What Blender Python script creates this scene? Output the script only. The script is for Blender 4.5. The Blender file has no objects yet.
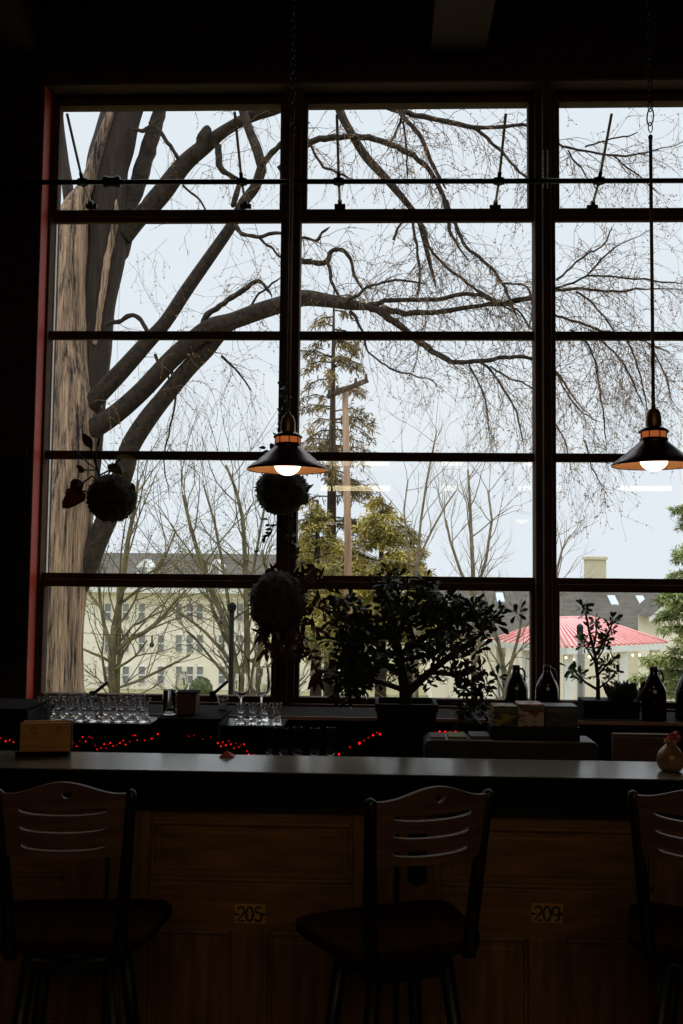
import bpy, math, random
from mathutils import Vector, Matrix, noise
random.seed(7)
C = bpy.context.scene
COL = C.collection
V = Vector

# ------------------------------------------------------------------ camera
F = 1000.0
CAMH = 1.70
PITCH, YAW, ROLL = math.radians(3.8646), math.radians(2.2164), math.radians(0.5947)
_cp, _sp, _cy, _sy = math.cos(PITCH), math.sin(PITCH), math.cos(YAW), math.sin(YAW)
FW = V((-_sy*_cp, _cy*_cp, _sp)); _r0 = V((_cy, _sy, 0)); _u0 = _r0.cross(FW)
RT = _r0*math.cos(ROLL) + _u0*math.sin(ROLL); UP = -_r0*math.sin(ROLL) + _u0*math.cos(ROLL)
EYE = V((0, 0, CAMH))
def at(px, py, Y):
    """the point of the plane Y (metres in front of the lens) seen at a photo position"""
    d = FW*F + RT*(px-341.5) - UP*(py-512.0)
    return EYE + d*(Y/d.y)
def atz(px, py, z):
    d = FW*F + RT*(px-341.5) - UP*(py-512.0)
    return EYE + d*((z-CAMH)/d.z)
cd = bpy.data.cameras.new('camera'); cam = bpy.data.objects.new('camera', cd); COL.objects.link(cam)
cd.sensor_fit = 'VERTICAL'; cd.sensor_height = 36.0; cd.lens = 36.0*F/1024.0; cd.clip_end = 900; cd.clip_start = .05
m3 = Matrix((RT, UP, -FW)).transposed(); cam.matrix_world = Matrix.Translation(EYE) @ m3.to_4x4()
C.camera = cam
C.view_settings.view_transform = 'Standard'
try: C.view_settings.look = 'None'
except Exception: pass
C.cycles.use_denoising = True
C.cycles.max_bounces = 20; C.cycles.transmission_bounces = 20; C.cycles.glossy_bounces = 8; C.cycles.diffuse_bounces = 4; C.cycles.transparent_max_bounces = 16
C.cycles.caustics_reflective = False; C.cycles.caustics_refractive = False
C.cycles.sample_clamp_indirect = 4.0

# ------------------------------------------------------------------ materials
def lin(c):
    return tuple(((x/255)/12.92 if x/255 <= .04045 else ((x/255+.055)/1.055)**2.4) for x in c) + (1,)
def M(name, c1, c2=None, rough=.6, metal=0, scale=6, stretch=(1, 1, 1), bump=0, spec=.5, detail=6, lo=.35, hi=.65, coat=0, rgh=.5):
    m = bpy.data.materials.new(name); m.use_nodes = True
    nt = m.node_tree; b = nt.nodes['Principled BSDF']
    b.inputs['Roughness'].default_value = rough; b.inputs['Metallic'].default_value = metal
    b.inputs['Specular IOR Level'].default_value = spec
    if coat: b.inputs['Coat Weight'].default_value = coat; b.inputs['Coat Roughness'].default_value = .15
    if c2 is None: c2 = tuple(x*.78 for x in c1)
    tc = nt.nodes.new('ShaderNodeTexCoord'); mp = nt.nodes.new('ShaderNodeMapping'); mp.inputs['Scale'].default_value = stretch
    nz = nt.nodes.new('ShaderNodeTexNoise'); nz.inputs['Scale'].default_value = scale; nz.inputs['Detail'].default_value = detail; nz.inputs['Roughness'].default_value = rgh
    rp = nt.nodes.new('ShaderNodeValToRGB'); rp.color_ramp.elements[0].position = lo; rp.color_ramp.elements[1].position = hi
    rp.color_ramp.elements[0].color = lin(c2); rp.color_ramp.elements[1].color = lin(c1)
    L = nt.links.new
    L(tc.outputs['Object'], mp.inputs['Vector']); L(mp.outputs['Vector'], nz.inputs['Vector'])
    L(nz.outputs['Fac'], rp.inputs['Fac']); L(rp.outputs['Color'], b.inputs['Base Color'])
    if bump:
        bp = nt.nodes.new('ShaderNodeBump'); bp.inputs['Strength'].default_value = bump; bp.inputs['Distance'].default_value = .02
        L(nz.outputs['Fac'], bp.inputs['Height']); L(bp.outputs['Normal'], b.inputs['Normal'])
    return m
def emit(name, col, strength):
    m = bpy.data.materials.new(name); m.use_nodes = True; nt = m.node_tree
    nt.nodes.remove(nt.nodes['Principled BSDF']); e = nt.nodes.new('ShaderNodeEmission')
    e.inputs['Color'].default_value = lin(col); e.inputs['Strength'].default_value = strength
    nt.links.new(e.outputs[0], nt.nodes['Material Output'].inputs[0]); return m
def glassware(name, col=(255, 255, 255), rough=.0):
    m = bpy.data.materials.new(name); m.use_nodes = True; b = m.node_tree.nodes['Principled BSDF']
    b.inputs['Base Color'].default_value = lin(col); b.inputs['Transmission Weight'].default_value = 1; b.inputs['Roughness'].default_value = rough
    b.inputs['IOR'].default_value = 1.45; return m
def window_glass():
    m = bpy.data.materials.new('window_glass'); m.use_nodes = True; nt = m.node_tree
    nt.nodes.remove(nt.nodes['Principled BSDF'])
    t = nt.nodes.new('ShaderNodeBsdfTransparent'); t.inputs[0].default_value = (.97, .985, .985, 1)
    g = nt.nodes.new('ShaderNodeBsdfGlossy'); g.inputs['Roughness'].default_value = .004; g.inputs[0].default_value = (1, 1, 1, 1)
    mx = nt.nodes.new('ShaderNodeMixShader'); fr = nt.nodes.new('ShaderNodeFresnel'); fr.inputs['IOR'].default_value = 1.5
    mu = nt.nodes.new('ShaderNodeMath'); mu.operation = 'MULTIPLY'; mu.inputs[1].default_value = 1.0
    L = nt.links.new; L(fr.outputs[0], mu.inputs[0]); L(mu.outputs[0], mx.inputs[0]); L(t.outputs[0], mx.inputs[1]); L(g.outputs[0], mx.inputs[2])
    L(mx.outputs[0], nt.nodes['Material Output'].inputs[0]); return m

mFrame = M('dark_window_paint', (84, 58, 41), (66, 45, 32), rough=.8, scale=9, spec=.2)
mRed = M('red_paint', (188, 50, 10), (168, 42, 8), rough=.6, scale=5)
mRedShade = M('red_paint_shaded', (60, 24, 18), (50, 20, 15), rough=.8, scale=5)  # same red as the jamb, with the header's shade put into the colour
mWall = M('dark_wall_paint', (40, 25, 20), (32, 20, 16), rough=.8, scale=4)
mCeil = M('dark_ceiling_paint', (30, 25, 22), (24, 20, 18), rough=.9, scale=3)
mBeam = M('red_beam_paint', (50, 15, 12), (40, 12, 10), rough=.8, scale=4, stretch=(1, .2, 1))
mFloor = M('floor_boards', (70, 52, 38), (48, 34, 25), rough=.5, scale=4, stretch=(6, .6, 1))
mGlassP = window_glass()
mIron = M('black_iron', (34, 32, 30), (24, 22, 21), rough=.42, metal=.7, scale=20)
mSteel = M('pale_steel_rod', (228, 222, 212), (206, 200, 190), rough=.5, scale=30)
mCounter = M('counter_laminate', (108, 97, 80), (98, 88, 72), rough=.22, scale=2.2, stretch=(5, .7, 1), spec=.5, detail=1)
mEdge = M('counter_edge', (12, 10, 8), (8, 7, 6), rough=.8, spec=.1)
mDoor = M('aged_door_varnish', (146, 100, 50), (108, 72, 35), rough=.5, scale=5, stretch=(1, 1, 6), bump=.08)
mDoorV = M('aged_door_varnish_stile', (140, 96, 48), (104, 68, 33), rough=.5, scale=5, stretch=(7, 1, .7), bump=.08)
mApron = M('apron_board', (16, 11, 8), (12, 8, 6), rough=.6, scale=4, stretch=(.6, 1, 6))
mCard = M('aged_card', (206, 150, 72), (186, 130, 60), rough=.7, scale=30)
mInk = M('black_ink', (8, 8, 9), (5, 5, 6), rough=.6)
mStoolB = M('black_stool_frame', (14, 12, 11), (9, 8, 8), rough=.45, scale=14)
mStoolW = M('walnut_stool_wood', (116, 82, 60), (88, 60, 43), rough=.5, scale=5, stretch=(1, 1, 9), spec=.15)
mSeatW = M('dark_seat_wood', (46, 26, 15), (32, 18, 11), rough=.85, scale=5, stretch=(8, 1, 1), spec=0)
mBackbar = M('back_bar_wood', (34, 21, 16), (24, 15, 12), rough=.85, spec=.06, scale=4, stretch=(1, 1, 7))
mBackEdgeLit = M('back_bar_lit_edge', (186, 136, 116), (150, 106, 90), rough=.5, scale=6, stretch=(.5, 1, 6))  # pinkish wood, lightened so its colour carries the lit front edge
mBlackPl = M('black_plastic', (14, 13, 12), (10, 9, 9), rough=.6, spec=.2)
mCooler = M('grey_cooler_shell', (40, 37, 33), (32, 30, 27), rough=.4, scale=12)
mMenuW = M('menu_box_wood', (196, 140, 70), (168, 114, 54), rough=.55, scale=6, stretch=(1, 1, 7))
mMenuD = M('menu_box_burnt_mark', (66, 40, 18), rough=.7)
mGrowl = M('brown_bottle_glass', (30, 15, 9), (22, 11, 7), rough=.12, spec=.7)
mClear = glassware('clear_glass')
mSmoke = M('smoked_shelf_glass', (34, 36, 33), (28, 30, 28), rough=.35, spec=.4)
mAmberGl = glassware('amber_glass', (214, 150, 80), .05)
mPot = M('black_ceramic_pot', (14, 12, 11), (10, 9, 8), rough=.7, spec=.2)
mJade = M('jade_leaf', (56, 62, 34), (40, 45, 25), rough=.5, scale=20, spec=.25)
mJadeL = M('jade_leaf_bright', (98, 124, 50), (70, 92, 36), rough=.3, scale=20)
mStem = M('plant_stem', (40, 31, 24), (28, 22, 17), rough=.7, scale=30)
mMoss = M('dark_moss', (72, 54, 30), (30, 23, 15), rough=.95, scale=28, bump=.8)
mVine = M('vine_leaf', (84, 98, 40), (58, 72, 28), rough=.4, scale=20)
mPurple = M('purple_brown_leaf', (84, 44, 40), (54, 34, 28), rough=.4, scale=20)
mHeart = M('bronze_heart_leaf', (130, 62, 44), (92, 46, 34), rough=.7, spec=.1, scale=14)
mOlive = M('olive_leaf', (96, 84, 38), (70, 64, 30), rough=.9, spec=0, scale=14)
mShade = M('dark_bronze_shade', (74, 44, 28), (56, 33, 21), rough=.22, metal=.75, scale=14)
mShadeIn = M('shade_enamel_lining', (255, 196, 138), (248, 186, 126), rough=.6)
mBrass = M('old_brass', (132, 96, 52), (104, 72, 38), rough=.35, metal=.6, scale=20)
mRod = M('bronze_rod', (112, 78, 58), (88, 60, 44), rough=.5)
mBulb = emit('warm_bulb', (255, 224, 190), 4.2)
mAmber = emit('amber_glow_ring', (206, 112, 60), .5)
mLed = emit('red_fairy_bulb', (255, 30, 30), .95)
mLedDim = emit('dim_red_fairy_bulb', (230, 24, 20), .35)
mTube = emit('fluorescent_tube', (255, 236, 190), 11.0)
mTubeDim = emit('fluorescent_tube_dim', (255, 238, 204), 5.5)
mWhiteMetal = M('white_fixture', (220, 220, 215), rough=.5)
mVase = M('tan_stoneware', (150, 116, 72), (116, 84, 48), rough=.3, scale=14, coat=.3)
mPink = M('pink_petal', (226, 130, 134), (176, 84, 96), rough=.6, scale=40)
mYel = M('yellow_petal', (232, 166, 36), (208, 134, 20), rough=.6, scale=40)
mRedPap = M('red_paper', (178, 70, 56), (150, 50, 42), rough=.6)
mBoard = M('blackboard_slate', (22, 22, 21), (17, 17, 16), rough=.85, scale=6)
mChalk = M('faint_chalk', (70, 62, 48), (44, 40, 32), rough=.9, scale=60)
mCardY = M('yellow_green_carton', (150, 136, 48), (50, 47, 28), rough=.6, scale=26, stretch=(1, 1, 3), detail=2, lo=.45, hi=.55)
mCardR = M('red_white_carton', (176, 156, 140), (116, 40, 38), rough=.6, scale=22, stretch=(1, 1, 3), detail=2, lo=.45, hi=.52)
mCardG = M('grey_film_bag', (70, 66, 58), (30, 28, 24), rough=.35, scale=22, stretch=(1, 1, 4), detail=2)
mPapR = M('red_paper_sheet', (110, 52, 46), rough=.6); mPapY = M('yellow_paper_sheet', (130, 124, 46), rough=.6); mPapG = M('grey_paper_sheet', (100, 96, 86), rough=.6)
mCrateW = M('pale_crate_wood', (96, 62, 36), (72, 46, 26), rough=.6, scale=4, stretch=(1, 1, 5))
mTeal = M('teal_glass_edge', (60, 132, 116), rough=.3)
# outdoors
mBark = M('shaggy_bark', (198, 162, 130), (26, 19, 15), rough=.95, scale=2.6, stretch=(5, 5, .3), bump=1.0, detail=12, lo=.43, hi=.58, rgh=.74)
mBarkD = M('dark_bark', (74, 56, 42), (17, 13, 11), rough=.95, scale=4, stretch=(5, 5, .4), bump=1.0, detail=12, rgh=.7)
mBarkO = M('peeling_orange_bark', (150, 112, 80), (84, 54, 36), rough=.95, scale=3, stretch=(5, 5, .4), bump=1.0, detail=8)
mLimb = M('mossy_limb_bark', (80, 60, 38), (12, 9, 7), rough=.95, scale=7, stretch=(2, 2, 2), bump=1.0, detail=10, lo=.4, hi=.66, rgh=.7)
mTwig = M('fine_twig', (120, 92, 66), (90, 68, 50), rough=.9)
mBud = M('opening_bud', (158, 122, 70), (128, 94, 52), rough=.8, scale=40)
mBareGr = M('moss_green_bark', (122, 110, 78), (74, 66, 46), rough=.95, scale=3)
mBareBr = M('pale_brown_bark', (146, 130, 106), (104, 90, 72), rough=.95, scale=3)
mLeafGr = M('spring_leaf', (146, 138, 80), (112, 108, 60), rough=.7, scale=10)
mSpruce = M('spruce_needles', (158, 134, 88), (96, 82, 54), rough=.9, scale=1.2, detail=3)
mYew = M('golden_green_needles', (196, 176, 92), (112, 104, 54), rough=.9, scale=1.0, detail=3)
mFir = M('fir_needles', (178, 182, 118), (118, 130, 76), rough=.9, scale=1.5, detail=3)
mPostB = M('black_garden_post', (26, 25, 23), (20, 19, 18), rough=.8, spec=.1)
mPole = M('weathered_pole', (172, 138, 112), (138, 108, 86), rough=.9, scale=2, stretch=(6, 6, .3))
mYellowW = M('cream_yellow_wall', (250, 240, 220), (244, 232, 208), rough=.9, scale=.4)
mRoofG = M('grey_shingle', (98, 90, 78), (80, 73, 64), rough=.95, scale=1.4, stretch=(1, 1, 3))
mWhiteT = M('white_trim_paint', (236, 234, 228), (224, 222, 216), rough=.7)
mWinHaze = M('hazed_far_window', (150, 150, 144), (124, 124, 120), rough=.2, scale=.8)  # pale tone: distance haze put into the pane colour
mRedRoof = M('red_metal_roof', (216, 164, 150), (204, 148, 134), rough=.45, scale=.6)
mRoofSeam = M('pale_roof_seam', (240, 176, 170), (232, 160, 156), rough=.5)
mSkyl = M('skylight_glass', (190, 196, 200), (176, 182, 188), rough=.3)
mConc = M('cream_chimney', (220, 208, 178), (206, 192, 160), rough=.9)
mGround = M('spring_ground', (150, 140, 100), (112, 112, 70), rough=1, scale=.3)
mBush = M('clipped_shrub_leaf', (96, 104, 60), (60, 68, 38), rough=.9, scale=6)
mFarGlow = emit('pavilion_string_bulb', (255, 236, 196), 2.2)

def bark(m, s2, st2, k=.5):
    nt = m.node_tree; rp = [n for n in nt.nodes if n.bl_idname == 'ShaderNodeValToRGB'][0]; nz = [n for n in nt.nodes if n.bl_idname == 'ShaderNodeTexNoise'][0]
    tc = [n for n in nt.nodes if n.bl_idname == 'ShaderNodeTexCoord'][0]
    mp = nt.nodes.new('ShaderNodeMapping'); mp.inputs['Scale'].default_value = st2; n2 = nt.nodes.new('ShaderNodeTexNoise'); n2.inputs['Scale'].default_value = s2; n2.inputs['Detail'].default_value = 8
    n2.inputs['Roughness'].default_value = .7; n2.inputs['Distortion'].default_value = .6
    mx = nt.nodes.new('ShaderNodeMix'); mx.data_type = 'FLOAT'; mx.inputs[0].default_value = k; L = nt.links.new
    L(tc.outputs['Object'], mp.inputs[0]); L(mp.outputs[0], n2.inputs[0]); L(nz.outputs['Fac'], mx.inputs[2]); L(n2.outputs['Fac'], mx.inputs[3]); L(mx.outputs[0], rp.inputs[0])
    bp = [n for n in nt.nodes if n.bl_idname == 'ShaderNodeBump'][0]; L(mx.outputs[0], bp.inputs['Height']); bp.inputs['Distance'].default_value = .06
bark(mBark, 8, (5, 5, .22), .38); bark(mBarkD, 9, (5, 5, .3), .5); bark(mLimb, 22, (1, 1, 1), .45)

# ------------------------------------------------------------------ mesh builder
class MB:
    def __init__(s): s.v = []; s.f = []; s.mi = []; s.sm = []
    def add(s, vs, fs, mi=0, smooth=False):
        o = len(s.v); s.v += [tuple(p) for p in vs]
        for q in fs: s.f.append(tuple(o+i for i in q)); s.mi.append(mi); s.sm.append(smooth)
    def box(s, c, size, mi=0, rot=None):
        hx, hy, hz = size[0]/2, size[1]/2, size[2]/2
        vs = [V((x, y, z)) for x in (-hx, hx) for y in (-hy, hy) for z in (-hz, hz)]
        if rot is not None: vs = [rot @ p for p in vs]
        c = V(c); vs = [p+c for p in vs]
        s.add(vs, [(0, 1, 3, 2), (4, 6, 7, 5), (0, 4, 5, 1), (2, 3, 7, 6), (0, 2, 6, 4), (1, 5, 7, 3)], mi)
    def span(s, a, b, mi=0):
        a, b = V(a), V(b); s.box((a+b)/2, [abs(x) for x in (b-a)], mi)
    def tube(s, pts, rad, n=8, mi=0, caps=True, squash=1.0, smooth=True, rough=0):
        pts = [V(p) for p in pts]
        if not hasattr(rad, '__len__'): rad = [rad]*len(pts)
        ref = None; vs = []
        for i, p in enumerate(pts):
            t = (pts[min(i+1, len(pts)-1)] - pts[max(i-1, 0)])
            if t.length < 1e-9: t = V((0, 0, 1))
            t.normalize()
            if ref is None: ref = t.orthogonal().normalized()
            ref = ref - t*ref.dot(t)
            if ref.length < 1e-6: ref = t.orthogonal()
            ref.normalize(); b = t.cross(ref)
            for k in range(n):
                a = 2*math.pi*k/n; rr = rad[i]
                if rough: rr *= 1+rough*(1.6*noise.noise(V((math.cos(a)*2.2, math.sin(a)*2.2, p.length*.9)))+1.1*noise.noise(V((math.cos(a)*2.5+7, math.sin(a)*2.5, p.length*5))))
                vs.append(p + ref*math.cos(a)*rr + b*math.sin(a)*rr*squash)
        fs = [(i*n+k, i*n+(k+1) % n, (i+1)*n+(k+1) % n, (i+1)*n+k) for i in range(len(pts)-1) for k in range(n)]
        if caps: fs += [tuple(range(n-1, -1, -1)), tuple((len(pts)-1)*n+k for k in range(n))]
        s.add(vs, fs, mi, smooth)
    def lathe(s, prof, c=(0, 0, 0), n=24, mi=0, cap=False, axis=None):
        c = V(c); vs = []
        for r, z in prof:
            for k in range(n):
                a = 2*math.pi*k/n; vs.append(c+V((r*math.cos(a), r*math.sin(a), z)))
        fs = [(i*n+k, i*n+(k+1) % n, (i+1)*n+(k+1) % n, (i+1)*n+k) for i in range(len(prof)-1) for k in range(n)]
        if cap: fs += [tuple(range(n-1, -1, -1)), tuple((len(prof)-1)*n+k for k in range(n))]
        s.add(vs, fs, mi, True)
    def ball(s, c, r, n=10, mi=0, bumpy=0, sx=1, sy=1, sz=1, seed=0):
        c = V(c); vs = []; rows = n
        for i in range(rows+1):
            th = math.pi*i/rows
            for k in range(2*n):
                a = math.pi*k/n; d = V((math.sin(th)*math.cos(a), math.sin(th)*math.sin(a), math.cos(th)))
                rr = r*(1+bumpy*noise.noise(d*3.1+V((seed, seed*.7, 0)))+bumpy*.6*noise.noise(d*9+V((seed, 0, 3))))
                vs.append(c+V((d.x*rr*sx, d.y*rr*sy, d.z*rr*sz)))
        w = 2*n
        fs = [(i*w+k, (i+1)*w+k, (i+1)*w+(k+1) % w, i*w+(k+1) % w) for i in range(rows) for k in range(w)]
        s.add(vs, fs, mi, True)
    def prism(s, poly, y0, y1, mi=0, tf=None):
        """polygon in XZ extruded along Y"""
        n = len(poly); vs = [V((x, y0, z)) for x, z in poly] + [V((x, y1, z)) for x, z in poly]
        if tf is not None: vs = [tf @ p for p in vs]
        fs = [tuple(range(n)), tuple(range(2*n-1, n-1, -1))] + [(i, i+n, (i+1) % n+n, (i+1) % n) for i in range(n)]
        s.add(vs, fs, mi)
    def leaf(s, p, d, nrm, L, W, mi=0, kind='ovate', curl=.15, k=4):
        p, d = V(p), V(d).normalized(); nrm = V(nrm); nrm = nrm - d*nrm.dot(d)
        if nrm.length < 1e-5: nrm = d.orthogonal()
        nrm.normalize(); side = d.cross(nrm); vs = []; fs = []
        for i in range(k+1):
            t = i/k
            if kind == 'ovate': w = math.sin(math.pi*min(1, t*.94+.03)**.8)
            elif kind == 'obovate': w = (t**.9*1.0)*math.sqrt(max(0, 1-(max(0, t-.55)/.46)**2)) + .06
            elif kind == 'heart': w = math.sqrt(max(0, 1-t))*min(1, .55+t*3)
            else: w = math.sin(math.pi*(t*.96+.02))
            ce = p + d*(L*t) - nrm*(curl*L*t*t)
            vs += [ce - side*(W/2*w) + nrm*(W*.12*w), ce, ce + side*(W/2*w) + nrm*(W*.12*w)]
        for i in range(k):
            a = i*3; fs += [(a, a+1, a+4, a+3), (a+1, a+2, a+5, a+4)]
        s.add(vs, fs, mi, True)
    def build(s, name, mats, parent=None, bevel=0, seg=2, loc=None):
        me = bpy.data.meshes.new(name); me.from_pydata(s.v, [], s.f)
        if not isinstance(mats, (list, tuple)): mats = [mats]
        for m in mats: me.materials.append(m)
        me.polygons.foreach_set('material_index', s.mi); me.polygons.foreach_set('use_smooth', s.sm); me.update()
        o = bpy.data.objects.new(name, me); COL.objects.link(o)
        if parent is not None: o.parent = parent
        if loc is not None: o.location = loc
        if bevel:
            b = o.modifiers.new('edge', 'BEVEL'); b.width = bevel; b.segments = seg; b.limit_method = 'ANGLE'; b.angle_limit = math.radians(40)
        return o
def thing(name, label, cat, loc=(0, 0, 0), rz=0, group=None):
    o = bpy.data.objects.new(name, None); COL.objects.link(o); o.empty_display_size = .1
    o.location = loc; o.rotation_euler = (0, 0, rz); o['label'] = label; o['category'] = cat
    if group: o['group'] = group
    return o
def tag(o, label, cat, group=None, kind=None):
    o['label'] = label; o['category'] = cat
    if group: o['group'] = group
    if kind: o['kind'] = kind
    return o
def struct(name, mb, m, parent=None, label=None, bevel=0):
    o = mb.build(name, m, parent, bevel)
    if parent is None: o['kind'] = 'structure'
    if label: o['label'] = label
    return o
def dup(root, loc, rz, label, group=None):
    r = root.copy(); COL.objects.link(r); r.location = loc; r.rotation_euler = (0, 0, rz); r['label'] = label
    if group: r['group'] = group
    for ch in list(root.children):
        c = ch.copy(); COL.objects.link(c); c.parent = r
        for g in list(ch.children):
            d = g.copy(); COL.objects.link(d); d.parent = c
    return r
ORD = ['first', 'second', 'third', 'fourth', 'fifth', 'sixth', 'seventh', 'eighth', 'ninth', 'tenth']

# ------------------------------------------------------------------ room shell and windows
GY = 5.0                                     # glass plane
WY = 4.855                                   # inner face of the window wall
XA, XB, XC, XD, XE = -1.6999, -.5135, -.4144, .7645, .8650
XF = XE+1.19
ZR = [3.5216, 2.9549, 2.9124, 2.339, 2.2958, 1.72]   # rows 2-4: top/bottom pairs
z1t, z1b = at(170, 110.3, 5.025).z, at(170, 209.5, 4.965).z
z5t, z5b = at(160, 587.5, 4.965).z, at(160, 693.5, 5.025).z
zhead = at(300, 93, 4.96).z
XJ = at(52, 105, 4.97).x
XR = XF+.17
ztop_frame = z1t+.06
zsill = z5b-.10
zbeam = at(457, 57, WY).z
zceil = zbeam+.28
RX0, RX1, RY0 = -2.9, 5.2, -9.0
b = MB(); b.span((RX0-.2, RY0-.2, -.2), (RX1+.2, 5.2, 0)); struct('floor', b, mFloor)
b = MB(); b.span((RX0-.2, RY0-.2, zceil), (RX1+.2, 5.25, zceil+.2)); struct('ceiling', b, mCeil)
b = MB()
b.span((RX0-.2, WY, 0), (XJ, 5.15, zceil)); b.span((XR, WY, 0), (RX1+.2, 5.15, zceil))
b.span((XJ, WY, zhead), (XR, 5.15, zceil)); b.span((XJ, WY, 0), (XR, 5.15, zsill))
struct('wall_front', b, mWall)
b = MB(); b.span((RX0-.2, RY0-.2, 0), (RX0, WY, zceil)); struct('wall_left', b, mWall)
b = MB(); b.span((RX1, RY0-.2, 0), (RX1+.2, WY, zceil)); struct('wall_right', b, mWall)
b = MB(); b.span((RX0, RY0-.2, 0), (RX1, RY0, zceil)); struct('wall_back', b, mWall)
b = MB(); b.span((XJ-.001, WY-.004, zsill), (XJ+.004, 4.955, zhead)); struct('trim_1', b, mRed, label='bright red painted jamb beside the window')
b = MB(); b.span((XJ, WY-.004, zhead-.004), (XR, 4.955, zhead+.001)); struct('trim_2', b, mRedShade)
b = MB(); b.span((XJ-.02, WY-.012, zhead), (XR, WY, zhead+.055)); struct('trim_3', b, mRedShade)
for xc in (457, 18):
    xm = at(xc, 57, WY).x
    b = MB(); b.span((xm-.135, RY0, zbeam), (xm+.135, WY, zceil)); struct('ceiling_beam', b, mBeam)

b = MB(); b.span((XB, 4.94, zsill), (XC, 5.05, ztop_frame+.02)); b.span((XB+.035, 4.915, zsill), (XC-.035, 4.94, ztop_frame+.02)); struct('trim_4', b, mFrame, bevel=.004)
b = MB(); b.span((XD, 4.93, zsill), (XE, 5.05, zhead-.005)); b.span((XD+.03, 4.87, zsill), (XE-.03, 4.93, zhead-.005)); struct('trim_5', b, mFrame, bevel=.004)
b = MB(); b.span((XJ, 4.9, ztop_frame), (XR, 5.05, zhead)); struct('trim_6', b, mFrame)
b = MB(); b.span((XJ, 4.955, zsill), (XA, 5.05, ztop_frame)); struct('trim_7', b, mFrame, bevel=.003)
b = MB(); b.span((XF, 4.955, zsill), (XR, 5.05, ztop_frame)); struct('trim_8', b, mFrame)
b = MB(); b.span((XJ, 4.80, zsill-.03), (XR, 5.06, zsill+.015)); b.span((XJ, 4.93, zsill+.015), (XR, 5.05, z5b-.03)); struct('trim_9', b, mFrame, bevel=.003)
for i, (x0, x1) in enumerate(((XA, XB), (XC, XD), (XE, XF))):
    b = MB()
    for zt, zb in ((z1b-.035, ZR[0]), (ZR[1], ZR[2]), (ZR[3], ZR[4]), (ZR[5], z5t+.035)):
        b.span((x0, 4.984, zb), (x1, 5.016, zt))
    w = struct('window_%d' % (i+1), b, mFrame, bevel=.003)
    tl = (.035, .05) if i == 0 else (.03, .03)
    for nm, zt, zb in (('top_sash', z1t, z1b), ('bottom_sash', z5t, z5b)):
        e = .038; iL, iR = (.028, .012) if i == 0 else (.028, .028)
        if nm == 'bottom_sash': iL, iR = (.02, .02)
        b = MB(); b.span((x0, 4.965, zb-e), (x0+iL, 5.025, zt+e)); b.span((x1-iR, 4.965, zb-e), (x1, 5.025, zt+e))
        b.span((x0+iL, 4.965, zt), (x1-iR, 5.025, zt+e)); b.span((x0+iL, 4.965, zb-e), (x1-iR, 5.025, zb))
        b.build(nm, mFrame, w, bevel=.003)
    if i == 0:
        b = MB(); b.span((x0-.004, 5.03, z5b), (x0+.007, 5.05, z1t)); b.build('glazing_bead', mWhiteT, w)
    for zt, zb in ((z1t, z1b), (ZR[0], ZR[1]), (ZR[2], ZR[3]), (ZR[4], ZR[5]), (z5t, z5b)):
        b = MB(); b.add([(x0-.004, GY, zb-.004), (x1+.004, GY, zb-.004), (x1+.004, GY, zt+.004), (x0-.004, GY, zt+.004)], [(0, 1, 2, 3)])
        b.build('pane', mGlassP, w)

# window opener: one shaft with five lever arms
op = thing('window_opener_shaft', 'long black rod with lever arms crossing the top row of panes', 'window opener')
SY = 4.78
pl, pr = at(-60, 182.5, SY), at(760, 180.5, SY)
b = MB(); b.tube([pl, pr], .0125, 10); b.build('rod', mIron, op)
b = MB(); p = at(112, 182, SY); b.tube([p-V((.042, 0, 0)), p+V((.042, 0, 0))], .024, 12)
for sx in (-.03, .03): b.tube([p+V((sx-.008, 0, 0)), p+V((sx+.008, 0, 0))], .029, 12)
b.build('coupling_sleeve', mIron, op)
for xt, yt, xb, yb in ((64, 114, 92, 206), (227, 112, 246, 206), (336, 115, 340, 206), (503, 114, 495, 207), (612, 114, 592, 207)):
    pb = at(xb, yb, 4.945); ptp = at(xt, yt, 4.51); ptp.x = pb.x
    d = (ptp-pb); tS = (SY-pb.y)/d.y; pass
    pm = V((pb.x, SY, pl.lerp(pr, (pb.x-pl.x)/(pr.x-pl.x)).z)); d = ptp-pm
    b = MB(); b.tube([pb, pm, ptp], .0066, 8)
    a = b.build('lever_arm', mSteel, op)
    b = MB(); b.box((pm.x, SY, pm.z), (.036, .036, .03)); b.tube([(pm.x-.026, SY, pm.z), (pm.x+.026, SY, pm.z)], .018, 10)
    b.tube([pm-d.normalized()*.025, pm+d.normalized()*.05], .010, 8); b.build('clamp', mIron, a, bevel=.003)
    b = MB(); b.box((pb.x, 4.94, pb.z-.004), (.055, .02, .02)); b.box((pb.x, 4.925, pb.z+.006), (.02, .025, .03)); b.build('foot_bracket', mIron, a)
for px in (6, 752):
    b = MB(); p = at(px, 182, SY); b.tube([p, V((p.x, WY, p.z))], .012, 8); b.box((p.x, WY-.006, p.z), (.06, .012, .1)); b.tube([p-V((.02, 0, 0)), p+V((.02, 0, 0))], .02, 10)
    b.build('wall_bracket', mIron, op)
b = MB()
for dx in (-2, 2.5):
    for k in range(15):
        p = at(545+dx, 151+k*2.6, SY-.0); b.ball(p, .0045, 4)
b.build('crank_chain', mSteel, op)

# stay arms on the bottom sashes
for k, (xa, ya, xb_, yb_, lab) in enumerate(((93, 694, 108, 682, 'short black stay arm slanting up before the big trunk'), (213, 694, 228, 681, 'short black stay arm slanting up beside the round shrub'))):
    pa, pb = at(xa, ya, 4.94), at(xb_, yb_, 4.94)
    b = MB(); b.tube([pa, pb], .008, 8); b.box(pa, (.03, .02, .03))
    tag(b.build('window_stay', mIron), lab, 'window stay')

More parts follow.
